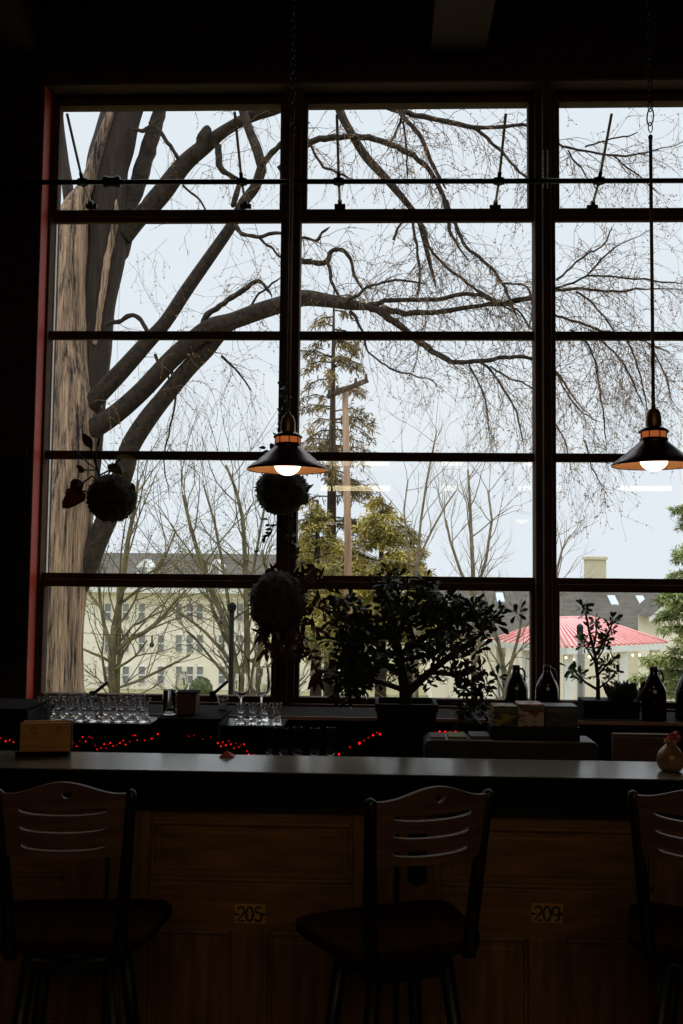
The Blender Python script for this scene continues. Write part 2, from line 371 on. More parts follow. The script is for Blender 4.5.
# ------------------------------------------------------------------ blackboard on the wall
bb = thing('blackboard', 'dark blackboard with faint chalk lines on wall beside red jamb', 'blackboard')
zt, zb = at(10, 457, WY).z, at(10, 668, WY).z; x1 = at(25, 560, WY).x; x0 = x1-.62
b = MB(); b.span((x0, WY-.018, zb), (x1, WY-.001, zt)); b.build('slate', mBoard, bb)
b = MB()
mBF = M('blackboard_frame', (44, 26, 20), rough=.6)
for a0, a1 in (((x0-.03, zb-.03), (x1+.0, zb)), ((x0-.03, zt), (x1, zt+.045))):
    b = MB(); b.span((a0[0], WY-.028, a0[1]), (a1[0], WY-.001, a1[1])); b.build('frame_rail', mBF, bb)
rng = random.Random(3); b = MB()
for r in range(7):
    z = zt-.10-r*.115; x = x0+.10
    while x < x1-.06:
        w = rng.uniform(.012, .03); b.tube([(x, WY-.0195, z+rng.uniform(-.01, .01)), (x+w/2, WY-.0195, z+rng.uniform(-.016, .016)), (x+w, WY-.0195, z+rng.uniform(-.01, .01))], .0025, 4)
        x += w+rng.uniform(.008, .03)
b.build('chalk_marks', mChalk, bb)['kind'] = 'stuff'

# ------------------------------------------------------------------ bar counter
ZC = 1.083
CY0, CY1 = 3.235, 3.545
b = MB(); b.span((-2.2, CY0+.002, ZC-.004), (4.0, CY1, ZC))
ct = b.build('bar_countertop', mCounter)
tag(ct, 'long dark bar countertop reflecting the window', 'countertop')
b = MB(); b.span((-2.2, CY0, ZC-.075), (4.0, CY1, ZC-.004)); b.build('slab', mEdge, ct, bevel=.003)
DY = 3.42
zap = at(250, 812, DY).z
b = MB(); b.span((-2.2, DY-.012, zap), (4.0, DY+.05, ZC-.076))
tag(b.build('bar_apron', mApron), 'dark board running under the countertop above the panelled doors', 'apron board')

b = MB(); b.span((-2.2, DY+.052, 0), (4.0, DY+.08, ZC-.077)); tag(b.build('bar_back_board', mApron), 'plain dark board closing the bar behind the panelled doors', 'board')
def ribbon(b, pts, w, y, tf):
    """flat stroke of width w through 2-D points, at depth y"""
    pts = [V((p[0], 0, p[1])) for p in pts]; vs = []
    for i, p in enumerate(pts):
        t = (pts[min(i+1, len(pts)-1)]-pts[max(i-1, 0)]).normalized(); n = V((-t.z, 0, t.x))
        vs += [tf @ (p+n*w/2+V((0, y, 0))), tf @ (p-n*w/2+V((0, y, 0)))]
    b.add(vs, [(2*i, 2*i+1, 2*i+3, 2*i+2) for i in range(len(pts)-1)])
def arc(cx, cz, rx, rz, a0, a1, n=12):
    return [(cx+rx*math.cos(math.radians(a0+(a1-a0)*i/n)), cz+rz*math.sin(math.radians(a0+(a1-a0)*i/n))) for i in range(n+1)]
DIG = {'2': [arc(.27, .72, .25, .28, 160, -40) + [(.02, .02), (.56, .02)]],
       '0': [arc(.28, .5, .25, .49, 90, 450, 24)],
       '5': [[(.52, .98), (.1, .98), (.08, .58)] + arc(.26, .32, .27, .31, 110, -150)],
       '9': [arc(.28, .68, .25, .30, 0, 360, 18), [(.53, .68), (.5, .3)] + arc(.26, .26, .25, .25, 0, -100, 6)],
       '1': [[(.1, .8), (.3, .98), (.3, 0)]]}
# panelled doors laid as the bar front (px x of the seams)
def bar_door(xl, xr, num, label, lock=False):
    px = lambda x, y: at(x, y, DY)
    X0, X1 = px(xl, 900).x, px(xr, 900).x; xc = (X0+X1)/2; w = X1-X0
    zt = zap; zm1 = at(250, 883, DY).z; zm2 = at(250, 932, DY).z
    d = thing('bar_front_door', label, 'door', (xc, DY, 0))
    s = .14; g = .003; cs = .062; hw = w/2-g
    b = MB()
    b.span((-hw, 0, .02), (-hw+s, .03, zt)); b.span((hw-s, 0, .02), (hw, .03, zt)); b.span((-cs, 0, .02), (cs, .03, zm2))
    b.build('stile', mDoorV, d, bevel=.003)
    b = MB(); b.span((-hw+s, 0.0004, zm2), (hw-s, .0304, zm1)); b.span((-hw+s, .0004, zt-.035), (hw-s, .0304, zt))
    b.span((-hw+s, .0004, .02), (-cs, .0304, .2)); b.span((cs, .0004, .02), (hw-s, .0304, .2)); b.build('rail', mDoor, d, bevel=.003)
    for a0, a1, c0, c1, mm in ((-hw+s, hw-s, zm1, zt-.035, mDoor), (-hw+s, -cs, .2, zm2, mDoorV), (cs, hw-s, .2, zm2, mDoorV)):
        b = MB(); b.span((a0-.005, .018, c0-.005), (a1+.005, .028, c1+.005)); e = .035
        b.span((a0+e, .011, c0+e), (a1-e, .018, c1-e)); b.build('panel', mm, d, bevel=.005)
        b = MB(); m_ = .014
        for q0, q1 in (((a0, c0), (a1, c0+m_)), ((a0, c1-m_), (a1, c1)), ((a0, c0), (a0+m_, c1)), ((a1-m_, c0), (a1, c1))):
            b.span((q0[0], .004, q0[1]), (q1[0], .018, q1[1]))
        b.build('moulding', mm, d, bevel=.004)
    if num:
        zc = at(251, 913.5, DY).z+(.024 if num == '209' else 0); cw, ch = .103, .062
        b = MB(); b.span((-cw/2, -.0025, zc-ch/2), (cw/2, 0, zc+ch/2)); cdp = b.build('number_card', mCard, d)
        cdp['label'] = 'card printed ' + num
        b = MB(); sc = .046; tf0 = Matrix.Translation((0, -.0032, zc-.024))
        for i, ch_ in enumerate(num):
            tf = tf0 @ Matrix.Translation((-.0425+i*.029, 0, 0)) @ Matrix.Diagonal((sc, 1, sc, 1))
            for st in DIG[ch_]: ribbon(b, st, .15, 0, tf)
        for sg in (-1, 1):
            cx = sg*.047; zz = .0225
            vs = [tf0 @ V(q) for q in ((cx-.006, 0, zz), (cx, 0, zz-.007), (cx+.006, 0, zz), (cx, 0, zz+.007))]
            b.add(vs, [(0, 1, 2, 3)])
            ribbon(b, [(cx, zz), (cx-sg*.013, zz-.002)], .005, 0, tf0)
        b.build('digits', mInk, cdp)
    if lock:
        xo = px(417.5, 860).x-xc; za, zb_ = px(417, 833).z, px(417, 887).z; h = .033
        b = MB(); b.prism([(xo-h, za), (xo+h, za), (xo+h, zb_+.02), (xo, zb_), (xo-h, zb_+.02)], -.006, .004)
        lk = b.build('lock_plate', mIron, d, bevel=.002); lk['label'] = 'black iron lock plate with pointed foot'
        b = MB(); b.ball((xo, -.02, (za+zb_)/2+.03), .012, 8); b.tube([(xo, 0, (za+zb_)/2+.03), (xo, -.02, (za+zb_)/2+.03)], .006, 8); b.build('latch_stub', mIron, lk)
    return d
bar_door(-192, 105, '', 'old panelled door with no card in the bar front behind the stool below the menu box')
bar_door(107, 395, '205', 'old panelled door in the bar front carrying the card 205')
bar_door(398, 698, '209', 'old panelled door in the bar front carrying the card 209', lock=True)
bar_door(701, 1000, '', 'old panelled door as bar front beyond the one marked 209')

# ------------------------------------------------------------------ bar stools
def sheet_solid(cols, holes, th, fn):
    """cols: per column the list of z; holes: set of (i,j) cells left open; fn(u_index,z)->point ; returns MB with thickness th along -Y local"""
    b = MB(); nu = len(cols); nz = len(cols[0]); vs = []
    for i in range(nu):
        for z in cols[i]: vs.append(fn(i, z))
    n = len(vs); back = [p+V((0, th, 0)) for p in vs]
    cell = {(i, j) for i in range(nu-1) for j in range(nz-1) if (i, j) not in holes}
    fs = []
    I = lambda i, j: i*nz+j
    for i, j in cell:
        fs.append((I(i, j), I(i+1, j), I(i+1, j+1), I(i, j+1))); fs.append((n+I(i, j), n+I(i, j+1), n+I(i+1, j+1), n+I(i+1, j)))
        if (i-1, j) not in cell: fs.append((I(i, j), I(i, j+1), n+I(i, j+1), n+I(i, j)))
        if (i+1, j) not in cell: fs.append((I(i+1, j), n+I(i+1, j), n+I(i+1, j+1), I(i+1, j+1)))
        if (i, j-1) not in cell: fs.append((I(i, j), n+I(i, j), n+I(i+1, j), I(i+1, j)))
        if (i, j+1) not in cell: fs.append((I(i, j+1), I(i+1, j+1), n+I(i+1, j+1), n+I(i, j+1)))
    b.add(vs+back, fs, 0, False); return b
SZ = .735
def make_stool(label):
    t = thing('bar_stool', label, 'bar stool', (0, 0, 0), 0, 'bar stools along the counter')
    # seat: rounded trapezoid with a dished top
    out = []
    for a in range(40):
        th = 2*math.pi*a/40; c, s_ = math.cos(th), math.sin(th)
        e = 6.5; r = 1/((abs(c)**e+abs(s_)**e)**(1/e)); x, y = c*r*.228, s_*r*.180
        x *= 1+.14*(y/.180); out.append((x, y))
    b = MB(); rings = [(.0, -.012), (.5, -.010), (.85, -.003), (.97, 0.0), (1, -.006), (1, -.028), (.96, -.036), (.0, -.036)]
    vs = []; n = 40
    for r, z in rings: vs += [V((x*max(r, .001), y*max(r, .001), SZ+z)) for x, y in out]
    fs = [(i*n+k, i*n+(k+1) % n, (i+1)*n+(k+1) % n, (i+1)*n+k) for i in range(len(rings)-1) for k in range(n)]
    b.add(vs, [q[::-1] for q in fs], 0, True); b.build('seat', mSeatW, t)
    b = MB(); b.lathe([(.0, -.062), (.15, -.062), (.155, -.055), (.155, -.04), (.0, -.036)], (0, 0, SZ), 24); b.build('swivel_plate', mStoolB, t)
    b = MB(); b.box((0, 0, SZ-.085), (.25, .25, .05)); b.build('seat_frame', mStoolB, t, bevel=.01)
    for sx in (-1, 1):
        for sy in (-1, 1):
            b = MB(); b.tube([(sx*.105, sy*.105, SZ-.065), (sx*.185, sy*.185, 0)], [.021, .017], 10); b.build('leg', mStoolB, t)
    b = MB()
    q = [(.163, .163), (-.163, .163), (-.163, -.163), (.163, -.163)]
    for i in range(4): b.tube([(q[i][0], q[i][1], .22), (q[(i+1) % 4][0], q[(i+1) % 4][1], .22)], .011, 8)
    b.build('footrest', mStoolB, t)
    # back posts: splay outwards and lean back
    def post_x(z): return .131+.030*(z-.69)/.45
    def post_y(z): return -.170-.055*max(0, (z-.70)/.44)**1.3
    zt = 1.142
    for sx in (-1, 1):
        b = MB(); zs = [.69, .71, .78, .88, .98, 1.06, 1.12, zt-.006, zt]
        b.tube([(sx*(post_x(z)+.012), post_y(z), z) for z in zs], [.017, .018, .017, .0165, .0155, .0145, .014, .012, .004], 12, squash=1.15)
        b.build('back_post', mStoolB, t)
    # back panel with arched crest, three smile slots and a crescent
    NU = 48; cols = []; holes = set()
    zb0 = .962
    for i in range(NU+1):
        u = i/NU; q = (u-.5)*2
        arch = .5+.5*math.cos(math.pi*min(1, abs(q)/.95)); top = 1.133+.034*arch
        sm = -.010*(1-q*q)
        s3, s2, s1 = 1.002+sm, 1.050+sm, 1.096+sm
        e = max(0.0, 1-((abs(q)/.74)**6))
        h = .0075*(e**.5 if e > 0 else 0)+.0004
        mz = 1.150; mq = (q-.08)/.105
        if abs(mq) < 1: lo = mz-.026*math.sqrt(1-mq*mq)+.006*mq; hi = lo+.015*math.sqrt(1-mq*mq)*(1-.35*mq)
        else: lo = hi = min(mz, top-.006)
        hi = max(hi, lo+.0003)
        # outline edges follow the posts
        cols.append([zb0+.006*q*q, s3-h, s3+h, s2-h, s2+h, s1-h, s1+h, lo, hi, top])
    for i in range(NU):
        u = (i+.5)/NU; q = (u-.5)*2
        if abs(q) < .76: holes |= {(i, 1), (i, 3), (i, 5)}
        if abs(q-.08) < .105: holes.add((i, 7))
    def fn(i, z):
        q = (i/NU-.5)*2; return V((q*post_x(z), post_y(z)-.014-.022*(1-q*q), z))
    b = sheet_solid(cols, holes, .016, fn); b.build('back_panel', mStoolW, t)
    return t
st = make_stool('bar stool with slotted back standing between the cards 205 and 209')
p = at(394, 925, 2.88); st.location = (p.x, p.y, 0); st.rotation_euler = (0, 0, math.radians(24))
SC = p
p = at(79, 921, 2.87); s2 = dup(st, (p.x, 2.87, 0), math.radians(5), 'bar stool with slotted back in front of the wooden menu box')
p = at(712, 928, 2.90); s3 = dup(st, (p.x, 2.90, 0), math.radians(-24), 'bar stool partly cut by the photo edge, below the flower vase')

# ------------------------------------------------------------------ back bar
BY0 = 4.50
ZB = at(330, 717, BY0).z
b = MB(); b.span((-2.3, BY0, ZB-.035), (3.6, WY-.002, ZB)); bk = b.build('back_bar_cabinet', mBackbar, bevel=.003)
tag(bk, 'dark wooden back bar running below the window sill', 'back bar cabinet')
b = MB(); b.span((-2.3, BY0-.006, ZB-.014), (3.6, BY0, ZB+.001)); b.build('lit_front_edging', mBackEdgeLit, bk)
b = MB(); b.span((-2.28, BY0+.03, 0), (3.58, WY-.002, ZB-.035)); b.build('carcass', mBackbar, bk)
ZU = .86
b = MB(); b.span((-2.2, 4.10, ZU-.04), (.40, 4.47, ZU)); b.span((-2.18, 4.12, 0), (.38, 4.46, ZU-.04))
tag(b.build('under_bar_counter', mBlackPl, bevel=.004), 'low black work counter behind the bar holding the jade pot', 'work counter')
# grey rounded cooler
xl, xr = at(425, 745, 3.74).x, at(599, 745, 3.74).x; zt = at(510, 741, 3.74).z
def rrect(x0, x1, z0, z1, r, n=6):
    P = []
    for cx, cz, a0 in ((x1-r, z1-r, 0), (x0+r, z1-r, 90), (x0+r, z0+r, 180), (x1-r, z0+r, 270)):
        for k in range(n+1):
            a = math.radians(a0+90*k/n); P.append((cx+r*math.cos(a), cz+r*math.sin(a)))
    return P[::-1]
b = MB(); b.prism(rrect(xl, xr, .02, zt, .022), 3.74, 3.90); co = b.build('bar_cooler', mCooler, bevel=.006)
tag(co, 'low grey cooler with rounded corners behind the bar', 'cooler')
b = MB(); b.span((xl+.05, 3.725, zt-.25), (xr-.05, 3.74, zt-.09)); b.build('door', M('cooler_door', (36, 34, 30), rough=.4), co, bevel=.006)
ZK = zt
b = MB(); b.tube([(xl+.024, 3.742, zt-.003), (xr-.024, 3.742, zt-.003)], .0042, 6); b.build('pale_rim', M('pale_rim_strip', (120, 112, 98), rough=.4), co)
# carton tray with snack cartons
x0, x1 = at(491, 735, 3.765).x, at(580, 735, 3.765).x; ztr = at(535, 727, 3.765).z
b = MB(); b.span((x0, 3.765, ZK), (x1, 3.895, ZK+.008))
for q0, q1 in (((x0, 3.765), (x1, 3.772)), ((x0, 3.888), (x1, 3.895)), ((x0, 3.772), (x0+.01, 3.888)), ((x1-.01, 3.772), (x1, 3.888))): b.span((q0[0], q0[1], ZK), (q1[0], q1[1], ztr))
tag(b.build('display_tray', mBlackPl), 'flat black tray on the grey cooler holding snack cartons', 'tray')
for xa, xb_, yt, mm, lab in ((493, 517, 706, mCardY, 'yellow and green snack carton on the black tray'), (518, 544, 704, mCardR, 'red and white snack carton in the middle of the black tray'), (546, 578, 706, mCardG, 'grey clear-film snack carton on the black tray beside the planter')):
    A, B_ = at(xa, 715, 3.78), at(xb_, 715, 3.78); zt_ = at((xa+xb_)/2, yt, 3.78).z
    b = MB(); b.span((A.x, 3.78, ZK+.009), (B_.x, 3.88, zt_)); o = b.build('snack_carton', mm, bevel=.004); tag(o, lab, 'carton', 'snack cartons on the black tray')
    b = MB(); b.span((A.x+.006, 3.778, zt_-.022), (B_.x-.006, 3.78, zt_-.008)); b.build('label_band', mPapG, o)
for k, (xa, xb_, mm, lab) in enumerate(((424, 445, mPapR, 'red flyer lying on the grey cooler'), (446, 466, mPapY, 'yellow flyer lying on the grey cooler'), (468, 489, mPapG, 'pale grey flyer lying on the grey cooler'))):
    A, B_ = at(xa+2, 737, 3.8), at(xb_, 737, 3.8)
    b = MB(); b.span((max(A.x, xl+.02), 3.765, ZK), (B_.x, 3.885, ZK+.006+.003*k)); tag(b.build('paper_flyer', mm), lab, 'paper', 'flyers on the grey cooler')
# pale crate board right
A, B_ = at(613, 735, 4.30), at(671, 735, 4.30); zt_ = at(640, 734, 4.3).z
b = MB(); b.span((A.x, 4.30, .0), (B_.x, 4.335, zt_)); cr = b.build('wooden_board', mCrateW, bevel=.004); tag(cr, 'brown wooden board standing upright below the brown jugs', 'board')
b = MB()
for k in range(3): b.span((A.x+.005, 4.294, zt_-.01-.13*(k+1)), (B_.x-.005, 4.3, zt_-.014-.13*k))
b.build('slats', mCrateW, cr, bevel=.002)
# dark slatted cabinets on the under-bar counter
def slatted(xa, xb_, yt, Y, label, over=0):
    A, B_ = at(xa, yt, Y), at(xb_, yt, Y); z = at((xa+xb_)/2, yt, Y).z
    t = thing('drawer_chest', label, 'drawer chest')
    b = MB(); b.span((A.x, Y, ZU), (B_.x, 4.44, z-.012)); b.build('carcass', mBlackPl, t, bevel=.003)
    b = MB(); b.span((A.x-.01, Y-.012, z-.012), (B_.x+.01+over, 4.45, z)); b.build('top_board', mBackbar, t, bevel=.003)
    for k in range(4):
        zz = ZU+.012+k*(z-ZU-.03)/4; b = MB(); b.span((A.x+.008, Y-.01, zz), (B_.x-.008, Y, zz+(z-ZU-.03)/4-.008)); dr = b.build('drawer', mBlackPl, t, bevel=.002)
        b = MB(); b.ball(((A.x+B_.x)/2, Y-.018, zz+.025), .008, 6); b.build('knob', mIron, dr)
    return z
slatted(-40, 28, 708, 4.12, 'black chest of flat drawers behind the menu box, against the wall', -.012)
zdr = slatted(160, 219, 718, 4.15, 'black chest of flat drawers below the brown box and jar')

# glass shelves with rows of flared beer glasses
SYc = 4.30
ZS = at(95, 721.5, SYc).z
def shelf(xa, xb_, label):
    A, B_ = at(xa, 722, SYc), at(xb_, 722, SYc); t = thing('glass_shelf', label, 'shelf')
    b = MB(); b.span((A.x, SYc-.05, ZS-.008), (B_.x, BY0-.01, ZS)); b.build('shelf_plate', mSmoke, t)
    for x in (A.x+.04, B_.x-.04):
        b = MB(); b.span((x-.008, SYc-.03, ZS-.022), (x+.008, BY0-.008, ZS-.0085)); b.build('bracket', mIron, t)
shelf(33, 152, 'clear glass shelf carrying two rows of beer glasses')
shelf(223, 284, 'short clear glass shelf carrying four small beer glasses')
def glass_prof(prof, th):
    outp = prof; inn = [(max(.0005, r-th), z) for r, z in prof[1:]][::-1]
    return outp+[(max(.0005, prof[-1][0]-th*.5), prof[-1][1]+th*.4)]+inn
def flared(h):
    P = [(.0005, 0), (.027, 0), (.028, .004), (.024, .012), (.0185, .030), (.017, .042), (.0175, .050), (.021, .075), (.026, h-.004), (.0265, h)]
    inn = [(.0252, h), (.0245, h-.004), (.0195, .076), (.0155, .052), (.012, .046), (.0005, .044)]
    return P+inn
HG = (722-698)/1000*4.30
b = MB(); b.lathe(flared(HG), (0, 0, 0), 20); bgm = b.build('beer_glass', mClear)
tag(bgm, 'x', 'beer glass', 'flared beer glasses on the glass shelf')
first = [bgm]
def put_glass(px, Y, z, label, group, scale=1):
    if first: o = first.pop()
    else: o = bgm.copy(); COL.objects.link(o)
    P = at(px, 715, Y); o.location = (P.x, Y, z+.0005); o['label'] = label; o['group'] = group; o.scale = (scale,)*3; return o
for k, px in enumerate((43, 56, 69, 82, 95)): put_glass(px, 4.30, ZS, '%s flared beer glass from the red jamb, front row of the glass shelf' % ORD[k], 'flared beer glasses on the long shelf')
for k, px in enumerate((50, 63, 76, 89)): put_glass(px, 4.385, ZS, '%s flared beer glass from the red jamb, rear row of the glass shelf' % ORD[k], 'flared beer glasses on the long shelf')
for k, px in enumerate((107, 119.5, 132, 144.5)): put_glass(px, 4.30, ZS, '%s flared beer glass after the gap, front row of the glass shelf' % ORD[k], 'flared beer glasses on the long shelf')
for k, px in enumerate((113, 126, 138.5)): put_glass(px, 4.385, ZS, '%s flared beer glass after the gap, rear row of the glass shelf' % ORD[k], 'flared beer glasses on the long shelf')
for k, px in enumerate((241, 253, 265, 277)): put_glass(px, 4.30, ZS, '%s small beer glass counted from the drawer chest, on the short shelf' % ORD[k], 'small beer glasses on the short shelf', .86)
put_glass(222.5, 4.42, ZB if False else ZS, 'lone flared beer glass standing beside the drawer chest', 'small beer glasses on the short shelf', .98)
# wine glasses
def wine(h, r):
    hb = h*.47
    P = [(.0005, 0), (min(.034, r*.95), 0), (min(.034, r*.95), .002), (.008, .006), (.004, .014), (.0035, hb-.008), (.008, hb)]
    Q = [(math.sin(a)*r, hb+r*1.05-math.cos(a)*r*1.05) for a in [math.radians(x) for x in (22, 40, 60, 80, 95)]]
    z0 = Q[-1][1]; Q += [(r*.93, z0+(h-z0)*.5), (r*.782, h-.0025), (r*.78, h-.0008)]
    inn = [(max(.0005, x-.0016), z+.001) for x, z in Q][::-1]+[(.0005, hb+.003)]
    return P+Q+inn
def wine_glass(px, ytop, Y, z, label, group, r=.036):
    h = at(px, ytop, Y).z-z; b = MB(); b.lathe(wine(h, r), (0, 0, 0), 24)
    P = at(px, ytop, Y); o = b.build('wine_glass', mClear, loc=(P.x, Y, z+.0005)); tag(o, label, 'wine glass', group)
wine_glass(241.5, 673, 4.42, ZS, 'wine glass against the window near the black lamp post', 'wine glasses against the window', .033)
wine_glass(262, 667, 4.36, ZS, 'largest wine glass, against the window beside the mullion', 'wine glasses against the window', .041)
wine_glass(182, 672, 4.40, zdr, 'wine glass standing on the drawer chest near the round shrub', 'wine glasses against the window', .028)
for k, px in enumerate((271, 284, 298, 315, 331)):
    wine_glass(px, 727+(k % 2), 4.20, ZU, '%s dim wine glass counted from the drawer chest, low on the work counter' % ORD[k], 'wine glasses on the work counter', .025)
# jar and box on the drawer chest
A, B_ = at(163, 700, 4.25), at(176, 700, 4.25); h = at(170, 690, 4.25).z-zdr; r = (B_.x-A.x)/2
b = MB(); b.lathe([(.0005, 0), (r, 0), (r, h), (r-.003, h), (r-.003, .006), (.0005, .006)], ((A.x+B_.x)/2, 4.25, zdr+.0005), 24)
tag(b.build('glass_jar', mClear), 'tall clear glass jar standing on the drawer chest', 'jar')
A, B_ = at(177, 700, 4.24), at(196, 700, 4.24); h = at(186, 692, 4.24).z
b = MB(); b.span((A.x, 4.24, zdr), (B_.x, 4.33, h-.01)); bo = b.build('tea_box', mCrateW, bevel=.003); tag(bo, 'small brown wooden box on the drawer chest beside the jar', 'box')
b = MB(); b.span((A.x-.003, 4.237, h-.01), (B_.x+.003, 4.333, h)); b.build('lid', mBackbar, bo, bevel=.002)

# ------------------------------------------------------------------ fairy lights
def strand(pts, Y, label, r=.0042, dim=()):
    t = thing('fairy_light_string', label, 'string lights')
    P = [at(x, y, Y-.002*(i % 3)) for i, (x, y) in enumerate(pts)]
    b = MB(); b.tube(P, .0012, 5); b.build('wire', mBlackPl, t)
    for i, p in enumerate(P):
        b = MB(); b.ball(p-V((0, .004, 0)), r*random.uniform(.75, 1.2), 5); b.build('bulb', mLedDim if i in dim or random.random() < .3 else mLed, t)
rng = random.Random(11)
strand([(-4, 736), (1, 738), (6, 741), (10, 740), (14, 742)], 4.08, 'red fairy lights between the wall and the menu box', .004)
pts = []; x = 74
while x < 140: pts.append((x, 744+4*math.sin(x*.13)-max(0, x-105)*.10+rng.uniform(-5, 5))); x += rng.uniform(1.8, 4.0)
pts += [(145, 740), (152, 738.5), (158, 734)]
strand(pts, 4.17, 'dense red fairy lights below the long glass shelf', .0032)
strand([(189, 736), (194, 735.5), (203, 739), (211, 737)], 4.12, 'few dim red fairy lights across the drawer chest', .0028, dim=(0, 1, 2, 3))
pts = [(218, 743), (221, 746), (223, 742), (226, 745), (229, 741), (231, 744), (234, 748), (236, 743), (239, 747), (241, 745), (244, 744), (247, 751), (249, 754), (254, 755)]
strand(pts, 4.12, 'red fairy lights below the short glass shelf', .0034)
strand([(339, 754), (350, 747), (359.5, 743), (364, 740.5), (368.5, 737.5), (373, 735), (377, 732.5), (380, 734)], 4.0, 'red fairy lights climbing beside the square jade pot', .005, dim=(1,))
strand([(434, 731.5), (439.5, 731.5), (445, 731.7), (450, 731.8), (455.5, 731.6), (463, 732.5)], 4.4, 'level row of red fairy lights between jade pot and cartons', .0048, dim=(5,))

# ------------------------------------------------------------------ on the counter
P = atz(45, 757, ZC)
mh = thing('menu_holder', 'pale wooden menu box standing on the counter', 'menu box', (P.x-.010, 3.475, ZC), math.radians(9))
w, hh, dp = .168, at(45, 722, 3.46).z-ZC, .065
b = MB(); b.span((-w/2, -dp/2, .016), (w/2, -dp/2+.008, hh)); b.build('front_board', mMenuW, mh, bevel=.002)
b = MB(); b.span((-w/2, dp/2-.008, .016), (w/2, dp/2, hh)); b.build('rear_board', mMenuW, mh, bevel=.002)
for sx in (-1, 1):
    b = MB(); b.span((sx*w/2-sx*.0, -dp/2+.008, .016), (sx*(w/2-.008), dp/2-.008, hh*.93)); b.build('side_board', mBackbar, mh)
b = MB(); b.span((-w/2-.012, -dp/2-.006, 0), (w/2-.004, dp/2, .016)); b.build('shadow_base', mEdge, mh)  # black slab put in for the shadow band under the box
for x in (-.038, .045):
    b = MB(); tf = Matrix.Translation((x, -dp/2-.0006, hh*.78))
    ribbon(b, arc(0, 0, .009, .011, 60, 330, 14), .0022, 0, tf); ribbon(b, arc(.004, .001, .005, .009, -80, 200, 10), .0018, 0, tf)
    b.build('burnt_emblem', mMenuD, mh)
b = MB(); b.span((-w/2+.012, -dp/2+.012, .018), (w/2-.012, -dp/2+.02, hh-.002)); b.build('menu_sheets', mMenuW, mh)
P = at(228, 755, 3.53)
b = MB(); b.add([(-.026, -.02, .001), (.028, -.022, .001), (.004, .012, .001), (.0, -.008, .022), (.03, .014, .004), (-.02, .016, .003)], [(0, 1, 3), (1, 4, 3), (4, 2, 3), (2, 5, 3), (5, 0, 3), (0, 5, 2, 4, 1)])
tag(b.build('folded_paper', mRedPap, loc=(P.x, 3.50, ZC)), 'small folded red paper lying on the countertop', 'paper')
# vase
P = at(670.5, 764, 3.38)
vs_ = thing('flower_vase', 'round tan vase with pink and yellow flowers on the countertop', 'vase', (P.x, 3.38, ZC))
hN = at(670, 742, 3.38).z-ZC
b = MB(); pr = [(.0005, 0), (.026, 0), (.034, .05), (.0415, .18), (.0445, .36), (.042, .54), (.034, .70), (.022, .84), (.0135, .93), (.0125, .96), (.014, 1), (.0115, 1), (.0105, .95), (.0005, .93)]
pr = [(r, z*hN) for r, z in pr]
b.lathe(pr, (0, 0, 0), 32); b.build('vase_body', mVase, vs_)
fl = b = MB()
hc = V((.014, 0, hN+.018))
for k in range(70):
    d = V((rng.gauss(0, 1), rng.gauss(0, 1), rng.gauss(.25, 1))).normalized(); b.leaf(hc, d, V((rng.gauss(0, 1), rng.gauss(0, 1), 1)), rng.uniform(.017, .026), .009, curl=.3, k=3)
b.build('pink_bloom', mPink, vs_)
b = MB(); hc = V((-.014, -.008, hN+.007))
for k in range(30):
    d = V((rng.gauss(-.3, 1), rng.gauss(0, 1), rng.gauss(.3, .8))).normalized(); b.leaf(hc, d, V((rng.gauss(0, 1), 0, 1)), rng.uniform(.009, .014), .006, curl=.3, k=3)
b.build('yellow_bloom', mYel, vs_)
b = MB(); b.tube([(0, 0, hN-.02), (.006, 0, hN), (.014, 0, hN+.018)], .002, 6); b.tube([(-.003, 0, hN-.02), (-.008, -.004, hN), (-.014, -.008, hN+.007)], .002, 6)
for k in range(6): b.leaf((0, 0, hN), V((rng.gauss(0, 1), rng.gauss(0, 1), .8)), V((0, 0, 1)), .02, .008)
b.build('stems', mStem, vs_)

# ------------------------------------------------------------------ growler jugs
def jug(h, sc):
    return [(.0005, 0), (.058*sc, 0), (.064*sc, .006), (.065*sc, .02), (.065*sc, h*.50), (.063*sc, h*.56), (.052*sc, h*.67), (.034*sc, h*.79), (.022*sc, h*.87), (.0195*sc, h*.93), (.0195*sc, h-.012), (.022*sc, h-.011), (.022*sc, h), (.0005, h)]
def growler(px, ytop, Y, wpx, label, hand=1):
    P = at(px, ytop, Y); h = P.z-ZB; sc = wpx/2/1000*Y/.065
    t = thing('growler_jug', label, 'jug', (P.x, Y, ZB), 0, 'brown growler jugs on the back bar')
    b = MB(); b.lathe(jug(h, sc), (0, 0, 0), 28); b.build('bottle', mGrowl, t)
    b = MB(); zz = h*.90
    b.tube([(hand*.018*sc, 0, zz+.008), (hand*.034*sc, 0, zz+.010), (hand*.047*sc, 0, zz-.004), (hand*.05*sc, 0, zz-.022), (hand*.046*sc, 0, h*.70), (hand*.038*sc, 0, h*.74)], .006*sc, 8); b.build('handle', mGrowl, t)
    b = MB(); b.lathe([(.0005, h+.004), (.020*sc, h+.004), (.021*sc, h+.002), (.021*sc, h-.01), (.02*sc, h-.012)], (0, 0, 0), 20); b.build('cap', mBlackPl, t)
growler(516, 666, 4.74, 23, 'brown jug standing against the mullion, on its side nearer the jade tree')
growler(547, 666, 4.70, 23, 'brown jug standing before the mullion next to the small planter')
growler(653.5, 667.5, 4.58, 24, 'brown jug standing whole beyond the planter box')
growler(687, 668, 4.60, 24, 'brown jug cut off at the edge of the photo')

